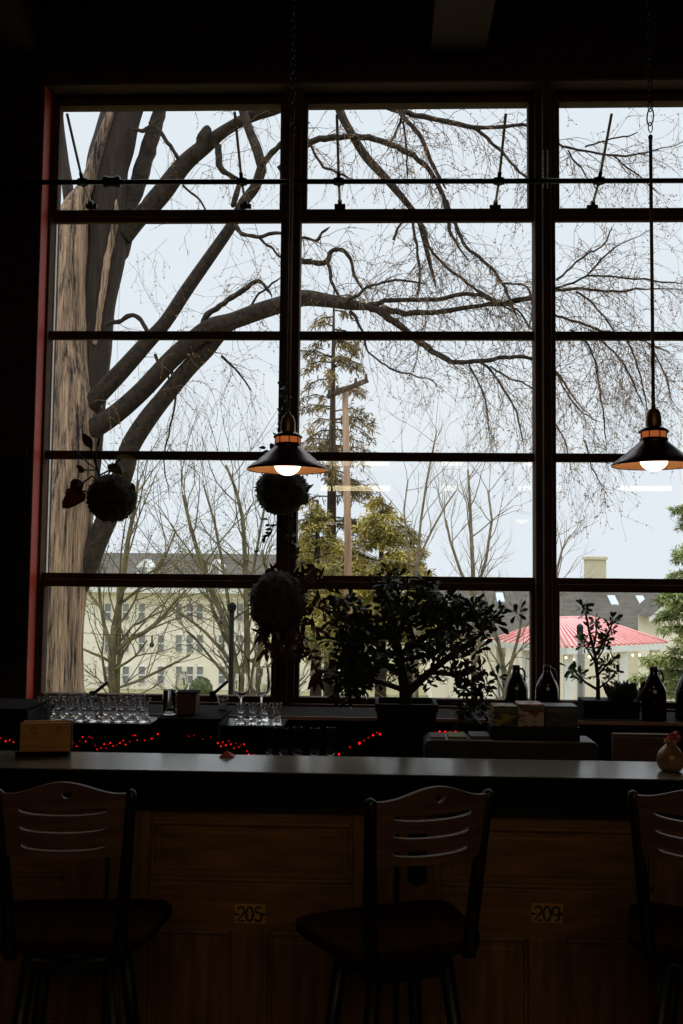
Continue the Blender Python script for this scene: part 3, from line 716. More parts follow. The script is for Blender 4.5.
# ------------------------------------------------------------------ plants on the back bar
def branch(b, pts, Y0, Y1, w0, w1, n=7):
    P = [at(x, y, Y0+(Y1-Y0)*i/max(1, len(pts)-1)) for i, (x, y) in enumerate(pts)]
    rr = [(w0+(w1-w0)*i/max(1, len(pts)-1))/2000*Y0 for i in range(len(pts))]
    b.tube(P, rr, n); return P
def along(P, n, rng):
    out = []
    for _ in range(n):
        i = rng.randrange(len(P)-1); t = rng.random(); out.append(P[i].lerp(P[i+1], t))
    return out
PY = 4.30
jp = thing('potted_jade_tree', 'large dark jade tree in a square black pot before the window', 'potted plant')
A, B_ = at(376, 720, PY-.11), at(437, 720, PY-.11); zt = at(405, 704, PY-.11).z; xm = (A.x+B_.x)/2; hw = (B_.x-A.x)/2
b = MB(); vs = []
for z, s_, in ((ZU, .80), (zt-.03, .98), (zt-.03, 1.03), (zt, 1.03), (zt, .92), (zt-.03, .90)):
    vs += [V((xm+sx*hw*s_, PY+sy*hw*s_, z)) for sx, sy in ((-1, -1), (1, -1), (1, 1), (-1, 1))]
fs = [(i*4+k, i*4+(k+1) % 4, (i+1)*4+(k+1) % 4, (i+1)*4+k) for i in range(5) for k in range(4)]+[(3, 2, 1, 0)]
b.add(vs, fs); b.build('pot', mPot, jp)
b = MB(); b.span((xm-hw*.9, PY-hw*.9, zt-.05), (xm+hw*.9, PY+hw*.9, zt-.025)); b.build('soil', mMoss, jp)
jb = MB(); ends = []
def jbr(pts, y1, w0, w1, nclump):
    P = branch(jb, pts, PY, PY+y1, w0, w1); ends.append((P, nclump))
jbr([(406, 708), (404, 685), (400, 660), (396, 635), (391, 612), (388, 597)], .04, 13, 3, 7)
jbr([(405, 695), (425, 676), (445, 660), (462, 648), (474, 640), (484, 632)], -.05, 9, 2.5, 5)
jbr([(401, 655), (420, 640), (440, 628), (455, 622), (464, 618), (474, 610)], .05, 7, 2, 7)
jbr([(398, 645), (378, 630), (358, 618), (345, 617), (335, 622)], .08, 6, 2, 5)
jbr([(403, 675), (380, 662), (360, 655), (345, 655)], -.06, 7, 2, 6)
jbr([(404, 690), (380, 682), (360, 680), (343, 678)], .06, 6, 2, 6)
jbr([(430, 672), (455, 675), (475, 688), (484, 702)], -.08, 5, 2, 7)
jbr([(397, 634), (408, 616), (418, 602), (425, 594)], .0, 5, 2, 5)
jbr([(388, 655), (372, 640), (352, 640), (342, 640)], .1, 4, 2, 5)
jbr([(402, 660), (430, 655), (445, 645), (450, 640)], .1, 5, 2, 5)
jbr([(455, 622), (478, 620), (492, 616)], .04, 3, 1.5, 3)
jbr([(440, 628), (444, 614), (448, 607)], .0, 3, 1.5, 3)
jb.build('branches', mStem, jp)
lb = MB(); rng = random.Random(5)
def clump(lb, p, spread, n, L, rng, mi=0, kind='obovate', wf=.62):
    for _ in range(n):
        d = V((rng.gauss(0, 1), rng.gauss(0, .8), rng.gauss(.35, .9))).normalized()
        q = p+d*spread*rng.random()
        l = L*rng.uniform(.7, 1.25); lb.leaf(q, d+V((0, 0, rng.uniform(-.5, .3))), V((rng.gauss(0, 1), rng.gauss(0, 1), 1.0)), l, l*wf, mi, kind, curl=.12)
for P, n in ends:
    clump(lb, P[-1], .03, 16, .036, rng)
    for q in along(P[len(P)//3:], n*2, rng): clump(lb, q+V((rng.gauss(0, .04), rng.gauss(0, .05), rng.gauss(.015, .04))), .03, 10, .042, rng)
for _ in range(90):
    x = rng.uniform(338, 372); y = rng.uniform(620, 698); clump(lb, at(x, y, PY+rng.uniform(-.1, .12)), 0.035, 8, .04, rng)
for _ in range(60):
    x = rng.uniform(372, 470); y = rng.uniform(648, 690); clump(lb, at(x, y, PY+rng.uniform(-.12, .12)), .03, 6, .033, rng)
for _ in range(44):
    x = rng.uniform(464, 486); y = rng.uniform(665, 722); clump(lb, at(x, y, PY-.05+rng.uniform(-.08, .08)), .03, 6, .032, rng)
for _ in range(60):
    x = rng.uniform(380, 450); y = rng.uniform(600, 658)
    if rng.random() < .75: clump(lb, at(x, y, PY+rng.uniform(-.1, .12)), .03, 6, .044, rng)
for x, y in ((387, 583), (394, 580), (384, 590), (425, 583), (429, 589), (441, 604), (386, 594), (392, 600), (384, 606), (422, 590), (428, 600), (420, 606), (441, 612), (447, 618), (466, 612), (474, 610), (482, 618), (492, 622), (460, 620), (335, 610), (342, 600), (352, 612), (345, 630), (333, 640), (340, 662), (346, 690)):
    clump(lb, at(x, y, PY+rng.uniform(-.08, .08)), .035, 14, .046, rng)
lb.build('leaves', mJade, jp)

# small jade in planter box
b = MB(); A, B_ = at(584, 710, 4.53), at(640, 710, 4.53); zt = at(610, 701, 4.53).z
pb = thing('planter_box_jade', 'small bright jade plant in a dark trough on the back bar', 'potted plant')
b.span((A.x, 4.53, ZB+.001), (B_.x, 4.68, zt)); b.build('trough', mPot, pb, bevel=.004)
b = MB(); b.span((A.x, 4.524, ZB+.001), (B_.x, 4.53, ZB+.006)); b.build('teal_edge_strip', mTeal, pb)
jb = MB(); ends = []
def sbr(pts, y1, w0, w1, n):
    P = branch(jb, pts, 4.6, 4.6+y1, w0, w1); ends.append((P, n))
sbr([(598, 703), (598, 680), (595, 655), (590, 635), (586, 615), (584, 607)], .02, 4.5, 1.5, 8)
sbr([(597, 655), (604, 640), (610, 630), (613, 620)], .0, 3, 1.2, 4)
sbr([(598, 690), (585, 682), (575, 672), (568, 668)], -.03, 3, 1.2, 5)
sbr([(598, 675), (606, 665), (613, 660)], .03, 2.5, 1.2, 5)
sbr([(597, 665), (588, 650), (580, 640)], .03, 2.5, 1.2, 4)
sbr([(594, 645), (597, 632), (595, 622)], .03, 2, 1.2, 3)
sbr([(597, 660), (603, 650), (606, 640)], -.03, 2, 1, 5)
sbr([(599, 688), (607, 682), (616, 672)], .03, 2, 1.2, 3)
jb.build('branches', mStem, pb)
lb = MB(); rng = random.Random(8)
for P, n in ends:
    clump(lb, P[-1], .018, 12, .034, rng)
    for q in along(P[1:], n*2, rng): clump(lb, q, .022, 4, .03, rng)
lb.build('leaves', mJadeL, pb)
sp = thing('potted_succulent', 'squat dark succulent with finger-like leaves in the trough, beside the jade', 'succulent')
b = MB()
P0 = at(625, 699, 4.60)
for k in range(46):
    a = rng.uniform(0, 2*math.pi); rr = rng.uniform(0, .06); q = V((P0.x+math.cos(a)*rr*1.15, 4.60+math.sin(a)*rr*.7, P0.z-.01)); d = V((math.cos(a)*.5, math.sin(a)*.4, 1)).normalized()
    l = rng.uniform(.06, .10); b.tube([q, q+d*l*.4, q+d*l*.8+V((0, 0, .004)), q+d*l], [.007, .010, .008, .002], 6)
b.build('fingers', mJade, sp)
b = MB(); q = at(640, 690, 4.58)
b.leaf(at(640, 700, 4.58), V((.25, 0, 1)), V((0, -1, 0)), .085, .035, kind='obovate'); b.leaf(at(607, 700, 4.58), V((.6, 0, .45)), V((0, -.4, 1)), .07, .03, kind='obovate'); b.build('paddle_leaves', mJade, sp)

# ------------------------------------------------------------------ hanging moss balls
def moss_ball(px, py, rx, rz, Y, label, hang):
    c = at(px, py, Y); t = thing('hanging_moss_ball', label, 'hanging plant')
    b = MB(); r = rx/1000*Y; b.ball(c, r, 22, bumpy=.08, sz=rz/rx, seed=px*.1)
    rg = random.Random(px)
    for k in range(420):
        d = V((rg.gauss(0, 1), rg.gauss(0, 1), rg.gauss(0, 1))).normalized(); q = c+V((d.x*r, d.y*r, d.z*r*rz/rx))*.97
        b.leaf(q, d+V((rg.gauss(0, .7), rg.gauss(0, .7), rg.gauss(-.2, .6))), V((rg.gauss(0, 1), rg.gauss(0, 1), 0)), rg.uniform(.012, .026), .006, k=2)
    b.build('moss_body', mMoss, t)
    h = V((c.x, SY-.014, at(hang[0], hang[1], SY).z)) if Y > 4.6 else V((c.x, c.y, zceil))
    b = MB()
    b.tube([c+V((0, 0, r*.8)), h], .0007, 4)
    b.build('hanging_thread', mBlackPl, t)
    return t, c, r
RGB_ = random.Random(21)
t, c, r = moss_ball(112, 498, 24, 24, 4.70, 'moss ball with bronze heart leaf hanging before the big trunk', (112, 182))
b = MB()
S = lambda x, y, dy=0: at(x, y, 4.70+dy)
for pts, w in (([(101, 480), (97, 468), (93, 455), (90, 445)], 2.4), ([(101, 482), (92, 476), (84, 482), (82, 486)], 2.0), ([(106, 478), (112, 468), (121, 458)], 2.0), ([(97, 470), (88, 470), (82, 470)], 1.6), ([(100, 475), (108, 471), (116, 468)], 1.8), ([(98, 470), (88, 463), (75, 450)], 1.5), ([(96, 466), (96, 455), (97, 446)], 1.3), ([(88, 492), (84, 491), (80, 492)], 2.)):
    b.tube([S(*q) for q in pts], w/2000*4.7, 6)
b.build('stems', mStem, t)
b = MB(); b.leaf(S(82, 490), V((-.8, 0, -.75)), V((.3, -1, .1)), .13, .105, kind='heart', curl=.05, k=6); b.build('heart_leaf', mHeart, t)
b = MB(); b.ball(S(77, 485), .032, 8, bumpy=.2, sy=.5); b.leaf(S(72, 490), V((-.6, 0, -.3)), V((0, -1, 0)), .04, .03); b.build('dark_bud', mPurple, t)
b = MB(); b.leaf(S(116, 457), V((1, -.1, -.02)), V((0, -.6, .8)), .105, .05, k=6); b.leaf(S(108, 465), V((1, -.2, -.55)), V((0, -.8, .6)), .085, .055, k=6); b.leaf(S(84, 472), V((-.6, 0, .4)), V((0, -1, 0)), .035, .03); b.leaf(S(76, 466), V((.6, 0, -.2)), V((0, -1, 0)), .04, .02); b.build('olive_leaves', mOlive, t)
b = MB(); b.leaf(S(92, 448), V((-.55, 0, .8)), V((0, -1, .2)), .09, .045, k=6); b.leaf(S(130, 483), V((.5, -.3, -.7)), V((0, -1, .2)), .05, .03); b.leaf(S(97, 447), V((.2, 0, 1)), V((0, -1, 0)), .05, .014); b.build('red_leaves', mPurple, t)
b = MB(); b.leaf(S(124, 472), V((.65, -.1, -.65)), V((0, -1, .3)), .045, .02); b.build('cream_leaf', M('cream_leaf', (224, 206, 150), rough=.5), t)

t, c, r = moss_ball(282, 491, 26, 24, 4.73, 'moss ball hanging directly behind the lit lamp shade nearer the trunk', (283, 182))
b = MB(); S = lambda x, y, dy=0: at(x, y, 4.70+dy)
vine_up = [(274, 470), (272, 455), (278, 440), (284, 425), (283, 410), (285, 395), (282, 384)]
vine_dn = [(272, 512), (268, 520), (272, 532), (262, 540), (258, 552)]
vine_dn2 = [(291, 512), (293, 522), (290, 535), (296, 548), (294, 560)]
vine_dn3 = [(300, 505), (304, 498), (307, 490)]
b.tube([S(*q) for q in vine_up], .0022, 5); b.tube([S(*q) for q in vine_dn], .0018, 5); b.tube([S(*q) for q in vine_dn2], .0018, 5); b.tube([S(*q) for q in vine_dn3], .0018, 5)
b.build('trailing_stems', mStem, t)
b = MB(); rg = random.Random(2)
for pts, n, L in ((vine_up, 34, .04), (vine_dn, 12, .03), (vine_dn2, 16, .034), (vine_dn3, 8, .04)):
    for q in along([S(*q) for q in pts], n, rg):
        b.leaf(q, V((rg.gauss(0, .8), rg.gauss(0, .4)-.2, rg.gauss(.1, .8))), V((rg.gauss(0, .5), -1, rg.gauss(0, .5))), L*rg.uniform(.7, 1.2), L*.5)
for x in (266, 270): b.leaf(S(x, 448+x-266), V((-1, -.1, .1)), V((0, -1, .3)), .035, .018)
b.build('vine_leaves', mVine, t)

t, c, r = moss_ball(278, 602, 28.5, 31, 4.48, 'largest moss ball with drooping purple leaves, hanging low on the mullion', (283, 182))
b = MB(); S = lambda x, y, dy=0: at(x, y, 4.48+dy)
tr = [[(290, 580), (300, 572), (312, 572), (322, 580), (330, 592)], [(296, 585), (308, 582), (318, 590), (322, 602)], [(300, 600), (312, 605), (325, 612), (338, 615)], [(292, 575), (304, 562), (315, 568)], [(296, 625), (305, 640), (311, 652), (314, 664), (318, 672)], [(300, 610), (310, 622), (318, 632)], [(280, 576), (275, 570), (270, 568)], [(260, 625), (262, 634), (268, 650)], [(290, 628), (296, 640), (300, 655)], [(275, 630), (280, 642), (284, 656)]]
for pts in tr: b.tube([S(*q) for q in pts], .002, 5)
b.build('trailing_stems', mStem, t)
b = MB(); rg = random.Random(4)
for pts in tr:
    for q in along([S(*q) for q in pts], 17, rg):
        b.leaf(q, V((rg.gauss(.25, .7), rg.gauss(0, .4), rg.gauss(-.35, .7))), V((rg.gauss(0, .6), -1, rg.gauss(0, .6))), .052*rg.uniform(.6, 1.3), .017, curl=.2)
for k in range(60):
    q = S(rg.uniform(262, 306), rg.uniform(622, 655), rg.uniform(-.05, .03)); b.leaf(q, V((rg.gauss(0, .5), rg.gauss(0, .4), -1)), V((rg.gauss(0, .6), -1, 0)), .05, .018)
q = S(317, 672)
for dx in (-.5, -.15, .35): b.leaf(q, V((dx, 0, -1)), V((0, -1, 0)), .095, .026, k=6)
b.leaf(q, V((1, 0, .1)), V((0, -1, .4)), .05, .02)
b.build('purple_leaves', mPurple, t)

# ------------------------------------------------------------------ pendant lamps
def chain_link(b, c, L, r, rot):
    pts = []
    for k in range(13):
        a = 2*math.pi*k/12; pts.append(c+rot @ V((math.cos(a)*L*.32, 0, math.sin(a)*L*.62)))
    b.tube(pts, r, 5, caps=False)
def pendant(px, ybot, wpx, label, rodtop):
    """ybot: photo row of the rim"""
    Y = 3.42; c = at(px, ybot, Y); R = wpx/2000*Y
    t = thing('pendant_lamp', label, 'pendant lamp', c, 0, 'pendant lamps over the bar')
    k = R/.14; q = k*1.38
    prof = [(.140, 0.0), (.141, .003), (.137, .007), (.110, .020), (.078, .040), (.058, .052), (.046, .060)]
    b = MB(); b.lathe([(r*k, z*q) for r, z in prof], n=48); sh = b.build('shade', mShade, t)
    b = MB(); b.lathe([(r*k-.0015, z*q-.001) for r, z in prof[1:]][::-1], n=48); b.build('shade_lining', mShadeIn, sh)
    b = MB(); b.lathe([(.046*k, .058*q), (.047*k, .066*q), (.040*k, .069*q)], n=32); b.build('collar', mShade, t)
    b = MB(); b.lathe([(.0405*k, .068*q), (.0425*k, .072*q), (.0425*k, .080*q), (.0415*k, .083*q)], n=32); b.build('glow_ring', mAmber, t)
    for i in range(8):
        a = 2*math.pi*i/8+.2; b = MB(); b.tube([(.0435*k*math.cos(a), .0435*k*math.sin(a), .065*q), (.0435*k*math.cos(a), .0435*k*math.sin(a), .085*q)], .002*k, 5); b.build('cage_bar', mBrass, t)
    b = MB(); b.lathe([(.050*k, .082*q), (.0505*k, .085*q), (.040*k, .091*q), (.026*k, .097*q)], n=32); b.build('upper_cap', mShade, t)
    b = MB(); b.lathe([(.026*k, .096*q), (.0255*k, .108*q), (.0255*k, .120*q), (.0235*k, .124*q), (.0235*k, .128*q), (.018*k, .137*q), (.008*k, .141*q), (.0065*k, .15*q)], n=24); b.build('socket_cap', mBrass, t)
    b = MB(); b.ball((0, 0, .021*k), .046*k, 14, sz=.84); b.lathe([(.035*k, .034*k), (.016*k, .052*k), (.014*k, .085*k)], n=20); b.build('bulb', mBulb, t)
    zt = at(px, rodtop, Y).z-c.z
    b = MB(); b.tube([(0, 0, .145*q), (0, 0, zt)], .0062, 8)
    b.lathe([(.0058, zt-.012), (.008, zt-.01), (.008, zt), (.002, zt+.006)], n=10); b.build('rod', mRod, t)
    b = MB(); z = zt+.016; i = 0; zc = zceil-c.z
    while z < zc-.01:
        big = i == 1; L = .05 if big else .03
        z += L*.5; chain_link(b, V((0, 0, z)), L, .0026 if big else .002, Matrix.Rotation(math.pi/2*(i % 2)+.5, 3, 'Z')); z += L*.5-.003; i += 1
    b.build('chain', mIron, t)
    b = MB(); b.lathe([(.0005, zc-.03), (.03, zc-.028), (.055, zc-.008), (.055, zc)], n=24); b.build('ceiling_canopy', mIron, t)
pendant(287.5, 470.5, 82, 'lit bronze pendant lamp hanging before the mullion and moss ball', 134)
pendant(654, 466, 83, 'lit bronze pendant lamp hanging before the clear sky panes', 136)

# ------------------------------------------------------------------ fluorescent tubes of the room, seen only as reflections in the panes
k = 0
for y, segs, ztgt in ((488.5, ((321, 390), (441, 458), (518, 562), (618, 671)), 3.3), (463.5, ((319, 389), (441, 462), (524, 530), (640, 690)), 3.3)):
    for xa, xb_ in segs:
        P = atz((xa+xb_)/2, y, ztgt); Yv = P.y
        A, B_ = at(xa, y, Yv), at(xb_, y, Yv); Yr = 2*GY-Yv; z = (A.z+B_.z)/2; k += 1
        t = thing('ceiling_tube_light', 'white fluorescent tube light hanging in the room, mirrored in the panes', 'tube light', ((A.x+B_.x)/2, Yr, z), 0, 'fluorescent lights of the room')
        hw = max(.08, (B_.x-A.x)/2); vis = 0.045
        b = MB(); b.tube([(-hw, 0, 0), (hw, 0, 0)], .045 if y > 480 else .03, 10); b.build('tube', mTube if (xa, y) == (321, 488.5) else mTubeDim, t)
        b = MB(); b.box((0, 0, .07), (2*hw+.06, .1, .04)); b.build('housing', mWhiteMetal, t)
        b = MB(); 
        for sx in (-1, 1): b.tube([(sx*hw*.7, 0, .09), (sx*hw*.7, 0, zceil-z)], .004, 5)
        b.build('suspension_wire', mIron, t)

# ------------------------------------------------------------------ outdoors: ground
def gz(Y):
    if Y < 6: return -.9
    if Y < 85: return -.9+(Y-6)*(-7.75+.9)/79
    return -7.75
b = MB(); ys = [5.2, 6, 12, 20, 30, 45, 60, 85, 120, 300]; xs = [-200, -60, -20, 0, 20, 60, 200]
vs = [V((x, y, gz(y))) for y in ys for x in xs]; n = len(xs)
b.add(vs, [(i*n+j, i*n+j+1, (i+1)*n+j+1, (i+1)*n+j) for i in range(len(ys)-1) for j in range(n-1)])
struct('ground', b, mGround)

# ------------------------------------------------------------------ the big tree
TY = 12.0
tree = thing('big_spreading_tree', 'huge old tree with shaggy trunk and long spreading limbs close to the window', 'tree')
def smooth_path(pts, sub=5):
    P = []
    for i in range(len(pts)-1):
        p0 = pts[max(i-1, 0)]; p1 = pts[i]; p2 = pts[i+1]; p3 = pts[min(i+2, len(pts)-1)]
        for k in range(sub):
            t = k/sub
            P.append(tuple(.5*((2*p1[j])+(-p0[j]+p2[j])*t+(2*p0[j]-5*p1[j]+4*p2[j]-p3[j])*t*t+(-p0[j]+3*p1[j]-3*p2[j]+p3[j])*t**3) for j in range(3)))
    P.append(tuple(pts[-1])); return P
def limb(b, pts, Y0=TY, Y1=None, n=10, mi=0, rough=.1):
    if Y1 is None: Y1 = Y0
    S_ = smooth_path(pts); N = len(S_)-1
    if pts[0][2] < 9: S_ = [(x+1.5*noise.noise(V((x*.11, y*.11, 1.3))), y+1.9*noise.noise(V((x*.13, y*.13, 7.7))), w*(1+.22*noise.noise(V((x*.2, y*.2, 4))))) for x, y, w in S_]
    if pts[-1][2] < 9: S_ = [(x, y, w*min(1, .3+(N-i)/(N*.18))) for i, (x, y, w) in enumerate(S_)]
    P = [at(x, y, Y0+(Y1-Y0)*i/N) for i, (x, y, w) in enumerate(S_)]
    R_ = [max(.5, w)/2000*(Y0+(Y1-Y0)*i/N) for i, (x, y, w) in enumerate(S_)]
    b.tube(P, R_, n, mi, rough=rough); return P, R_
tb = MB()
limb(tb, [(42, 800, 96), (44, 720, 84), (46, 694, 74), (47, 640, 72), (50, 590, 72), (54, 520, 74), (62, 460, 68), (64, 420, 62), (62, 380, 56), (60, 340, 52), (63, 290, 46), (69, 240, 38), (76, 209, 27), (86, 182, 14), (94, 160, 6)], 12.0, 12.0, 28, 0, .13)
limb(tb, [(74, 235, 12), (80, 210, 13), (89, 180, 13), (98, 150, 11), (108, 120, 9), (118, 95, 8), (135, 40, 7)], 11.9, 11.98, 10, 0, .1)  # narrow pale strip shaped to imitate the lit edge of the stem
limb(tb, [(78, 520, 30), (82, 460, 38), (86, 410, 40), (90, 360, 40), (94, 320, 38), (101, 280, 38), (108, 245, 38), (108, 210, 38), (107, 170, 42), (114, 140, 41), (121, 112, 39), (128, 90, 36), (142, 30, 26), (160, -60, 14)], 12.2, 12.2, 22, 1, .1)
limb(tb, [(104, 300, 8), (112, 270, 18), (120, 240, 24), (128, 209, 18), (140, 178, 18), (150, 145, 16), (158, 115, 14), (166, 85, 12), (186, 0, 9)], 12.25, 12.4, 14, 3, .12)
limb(tb, [(74, 240, 14), (70, 205, 12), (65, 170, 10), (61, 130, 8), (57, 90, 7), (50, 30, 6)], 12.3, 12.8, 10, 1, .1)
limb(tb, [(94, 345, 5), (98, 325, 6), (102, 296, 6.5), (108, 258, 7), (114, 227, 7), (117, 200, 5)], 11.985, 11.985, 8, 0, .1)
trunk = tb.build('trunk', [mBark, mBarkD, mBarkO, mLimb], tree)
lbm = MB(); spawn = []
def L_(pts, Y0=TY, Y1=None, dens=.05, n=8):
    P, R_ = limb(lbm, pts, Y0, Y1, n+4, 0, .14); spawn.append((P, R_, dens)); return P
# the three big rising limbs
L_([(66, 450, 14), (82, 414, 20), (98, 395, 19), (120, 372, 18), (146, 343, 16), (165, 322, 14), (187, 289, 13), (211, 255, 12.5), (231, 226, 12), (243, 203, 11.5), (255, 187, 11), (262, 168, 10.5)], 12.05, 11.6, .03, 12)
L_([(262, 170, 9), (257, 150, 10), (250, 132, 9), (244, 114, 9), (238, 90, 8), (230, 50, 6)], 11.6, 11.8, .03, 10)
L_([(261, 168, 7), (268, 157, 6), (280, 146, 6), (296, 132, 5), (310, 122, 4)], 11.6, 11.4, .1)
L_([(60, 462, 14), (84, 435, 23), (114, 415, 20), (142, 390, 19), (167, 363, 19), (184, 347, 19), (208, 328, 19), (232, 321, 18), (256, 312, 18), (281, 304, 17), (303, 298, 16), (327, 301, 13), (345, 304, 12), (365, 307, 10), (385, 310, 7)], 12.05, 11.2, .05, 14)
L_([(66, 600, 30), (82, 575, 24), (97, 540, 22), (112, 505, 22), (124, 468, 22), (130, 446, 21), (146, 420, 20), (163, 398, 18), (186, 370, 17), (206, 350, 16), (216, 338, 15), (228, 326, 13), (246, 318, 10)], 12.0, 11.8, .03, 14)
L_([(150, 222, 20), (150, 209, 19), (165, 190, 19), (185, 164, 17), (207, 145, 15), (222, 133, 12), (240, 122, 11), (258, 114, 12), (275, 110, 10), (300, 100, 9), (330, 90, 8)], 12.2, 11.8, .04, 12)
L_([(122, 236, 22), (134, 222, 20), (150, 207, 16)], 12.2, 12.2, 0, 12)
L_([(196, 158, 8), (203, 140, 13), (207, 132, 12), (211, 130, 7)], 11.95, 11.9, 0, 10)
L_([(217, 145, 7), (219, 158, 7), (220, 168, 6.5), (228, 175, 5), (238, 178, 3.5)], 11.9, 11.9, .1)
L_([(239, 186, 5), (236, 196, 6), (232, 208, 6)], 11.8, 11.8, .05)
L_([(150, 122, 3.5), (164, 137, 4), (172, 149, 4), (182, 162, 3.5)], 12, 12, .05)
L_([(160, 118, 3), (148, 128, 4), (140, 131, 4), (128, 128, 3)], 12, 12, .05)
L_([(183, 185, 2.5), (196, 197, 2.3), (208, 211, 2)], 11.9, 11.9, .1)
L_([(106, 326, 5), (112, 322, 4.8), (121, 320, 4.5), (132, 316, 4.5), (140, 320, 4.5), (147, 332, 4.5), (150, 340, 3)], 12, 11.9, .02)
L_([(203, 326, 6), (206, 315, 6.5), (216, 308, 5.5), (228, 300, 5.5), (240, 293, 5.5), (248, 287, 5), (257, 281.5, 4), (263, 284, 3), (268, 291, 3), (272, 298, 2.5)], 11.7, 11.6, .12)
L_([(243, 318, 2.5), (249, 309, 2.3), (258, 296, 2.2), (270, 285, 2), (282, 276, 1.8)], 11.7, 11.6, .12)
L_([(236, 226, 5), (241, 233, 4.5), (247, 236, 4), (260, 237, 4), (275, 234, 3.6), (290, 235, 3), (304, 239, 2.6)], 11.6, 11.3, .12)
L_([(259, 238, 2.8), (270, 247, 2.5), (283, 259, 2.2), (296, 270, 1.8)], 11.6, 11.4, .15)
L_([(197, 366, 5), (205, 352, 6), (209, 344, 5)], 11.9, 11.9, 0)
# limbs seen through the middle panes
L_([(365, 307, 8), (385, 301, 5), (410, 300, 4.5), (436, 299.5, 4.5), (473, 294, 4), (495, 301, 3.4), (515, 300, 3), (535, 295, 2.6), (556, 288, 2.2), (586, 276, 2), (614, 248, 1.8), (652, 230, 1.3)], 11.2, 11.0, .3)
L_([(380, 309, 7), (396, 312, 6), (411, 314, 6), (447, 310.5, 5), (488, 305, 4.5), (530, 299, 4), (556, 290, 3), (582, 289, 2.7), (621, 291.5, 2.4), (645, 288, 2), (690, 290, 1.5)], 11.2, 11.1, .3)
L_([(370, 307, 8), (383, 314, 7.5), (396, 323, 7), (409, 334, 6.5), (424, 345, 6), (440, 356, 5.5), (458, 363, 5), (480, 361, 4.5), (510, 357, 4), (532, 359, 3.4), (556, 372, 2.6), (575, 400, 2), (596, 420, 1.5)], 11.2, 10.9, .3)
L_([(469, 365, 2.2), (477, 380, 2), (484, 396, 1.8), (488, 420, 1.6), (490, 434, 1.3)], 11, 11, .4)
L_([(480, 362, 2.8), (490, 370, 2.6), (499, 381, 2.4), (508, 397, 2.2), (517, 414, 2), (524, 440, 1.5)], 11, 11, .4)
L_([(490, 366, 2), (510, 378, 2), (530, 386, 1.8), (550, 400, 1.4)], 11, 11, .35)
L_([(332, 80, 9), (341, 113, 9), (352, 134, 8.5), (367, 158, 8.5), (389, 182, 8), (411, 208, 6), (418, 218, 5.5), (424, 240, 5), (429, 261, 4.5), (436, 288, 4)], 11.6, 11.4, .15)
L_([(278, 170, 6), (310, 143, 6.5), (334, 138, 6), (363, 137, 6), (392, 145, 6), (418, 159, 5.5), (436, 181, 5), (447, 208, 4.5), (452, 235, 3.5), (470, 262, 2.8)], 11.6, 11.2, .2)
L_([(385, 90, 4), (400, 113, 4.5), (418, 133, 4.5), (433, 166, 4.2), (446, 190, 3)], 11.5, 11.2, .25)
L_([(380, 105, 5), (403, 112, 5.5), (436, 120, 5.2), (473, 127.5, 4.6), (500, 127, 3.8), (528, 126, 3.2), (559, 144, 2.6), (579, 149, 2.5), (614, 155.5, 2.3), (645, 153, 2), (684, 142, 1.6)], 11.5, 11.0, .25)
L_([(473, 128, 3.6), (485, 136, 3.3), (499, 149, 3.2), (512, 164, 2.8), (524, 175, 2.6), (540, 186, 2)], 11.4, 11.2, .25)
L_([(300, 125, 3), (312, 149, 2.8), (323, 166, 2.6), (338, 173, 2.4), (352, 180, 2)], 11.6, 11.5, .2)
L_([(447, 200, 3), (456.5, 226, 3.6), (466, 246, 3.5), (488, 265, 3.2), (502, 283, 3), (510, 298, 2.6), (518, 320, 2)], 11.3, 11.0, .3)
L_([(410, 208, 3), (413, 226, 3), (418, 254, 2.8), (420, 280, 2.4), (416, 300, 1.8)], 11.4, 11.2, .3)
L_([(423, 225, 3), (431, 250, 2.8), (451, 270, 2.8), (477, 290, 2.6), (500, 303, 2.2), (524, 318, 1.6)], 11.3, 11.1, .3)
L_([(286, 258, 6), (303, 261, 6), (315, 262, 5.5), (327, 261, 5), (331, 252, 4.5), (338, 249, 4.2), (349, 257, 3.8), (356, 279, 3.2), (367, 298, 2.4)], 11.5, 11.3, .15)
L_([(327, 263, 4), (330, 272, 3.8), (332, 283, 3.4), (340, 298, 2.6)], 11.4, 11.3, .2)
L_([(290, 240, 3), (304, 238, 3), (316, 241, 2.8), (322, 234, 2.6), (331, 227, 2.2)], 11.5, 11.4, .25)
L_([(402, 116, 3), (400, 124, 2.6), (396, 133, 2.4), (387, 150, 2)], 11.5, 11.4, .2)
L_([(403, 122, 2.4), (406, 140, 2.2), (407, 160, 2), (407, 178, 1.6)], 11.5, 11.4, .2)
L_([(345, 304, 4), (360, 292, 3), (378, 284, 2.6), (400, 280, 2.2), (430, 284, 1.8)], 11.2, 11.1, .3)
L_([(350, 310, 4), (358, 322, 3), (364, 336, 2.4), (368, 352, 1.8), (390, 368, 1.8), (410, 374, 1.6), (430, 380, 1.4), (446, 392, 1.2)], 11.2, 11.1, .2)
L_([(393, 240, 2.8), (396, 232, 2.6), (400, 225, 2.4), (404, 212, 2)], 11.4, 11.4, .2)
L_([(502, 283, 2.4), (520, 284, 2.2), (530, 292, 2), (532, 310, 1.6), (528, 330, 1.2)], 11.1, 11, .3)
L_([(505, 303, 2.2), (520, 312, 2), (530, 330, 1.8)], 11.1, 11, .3)
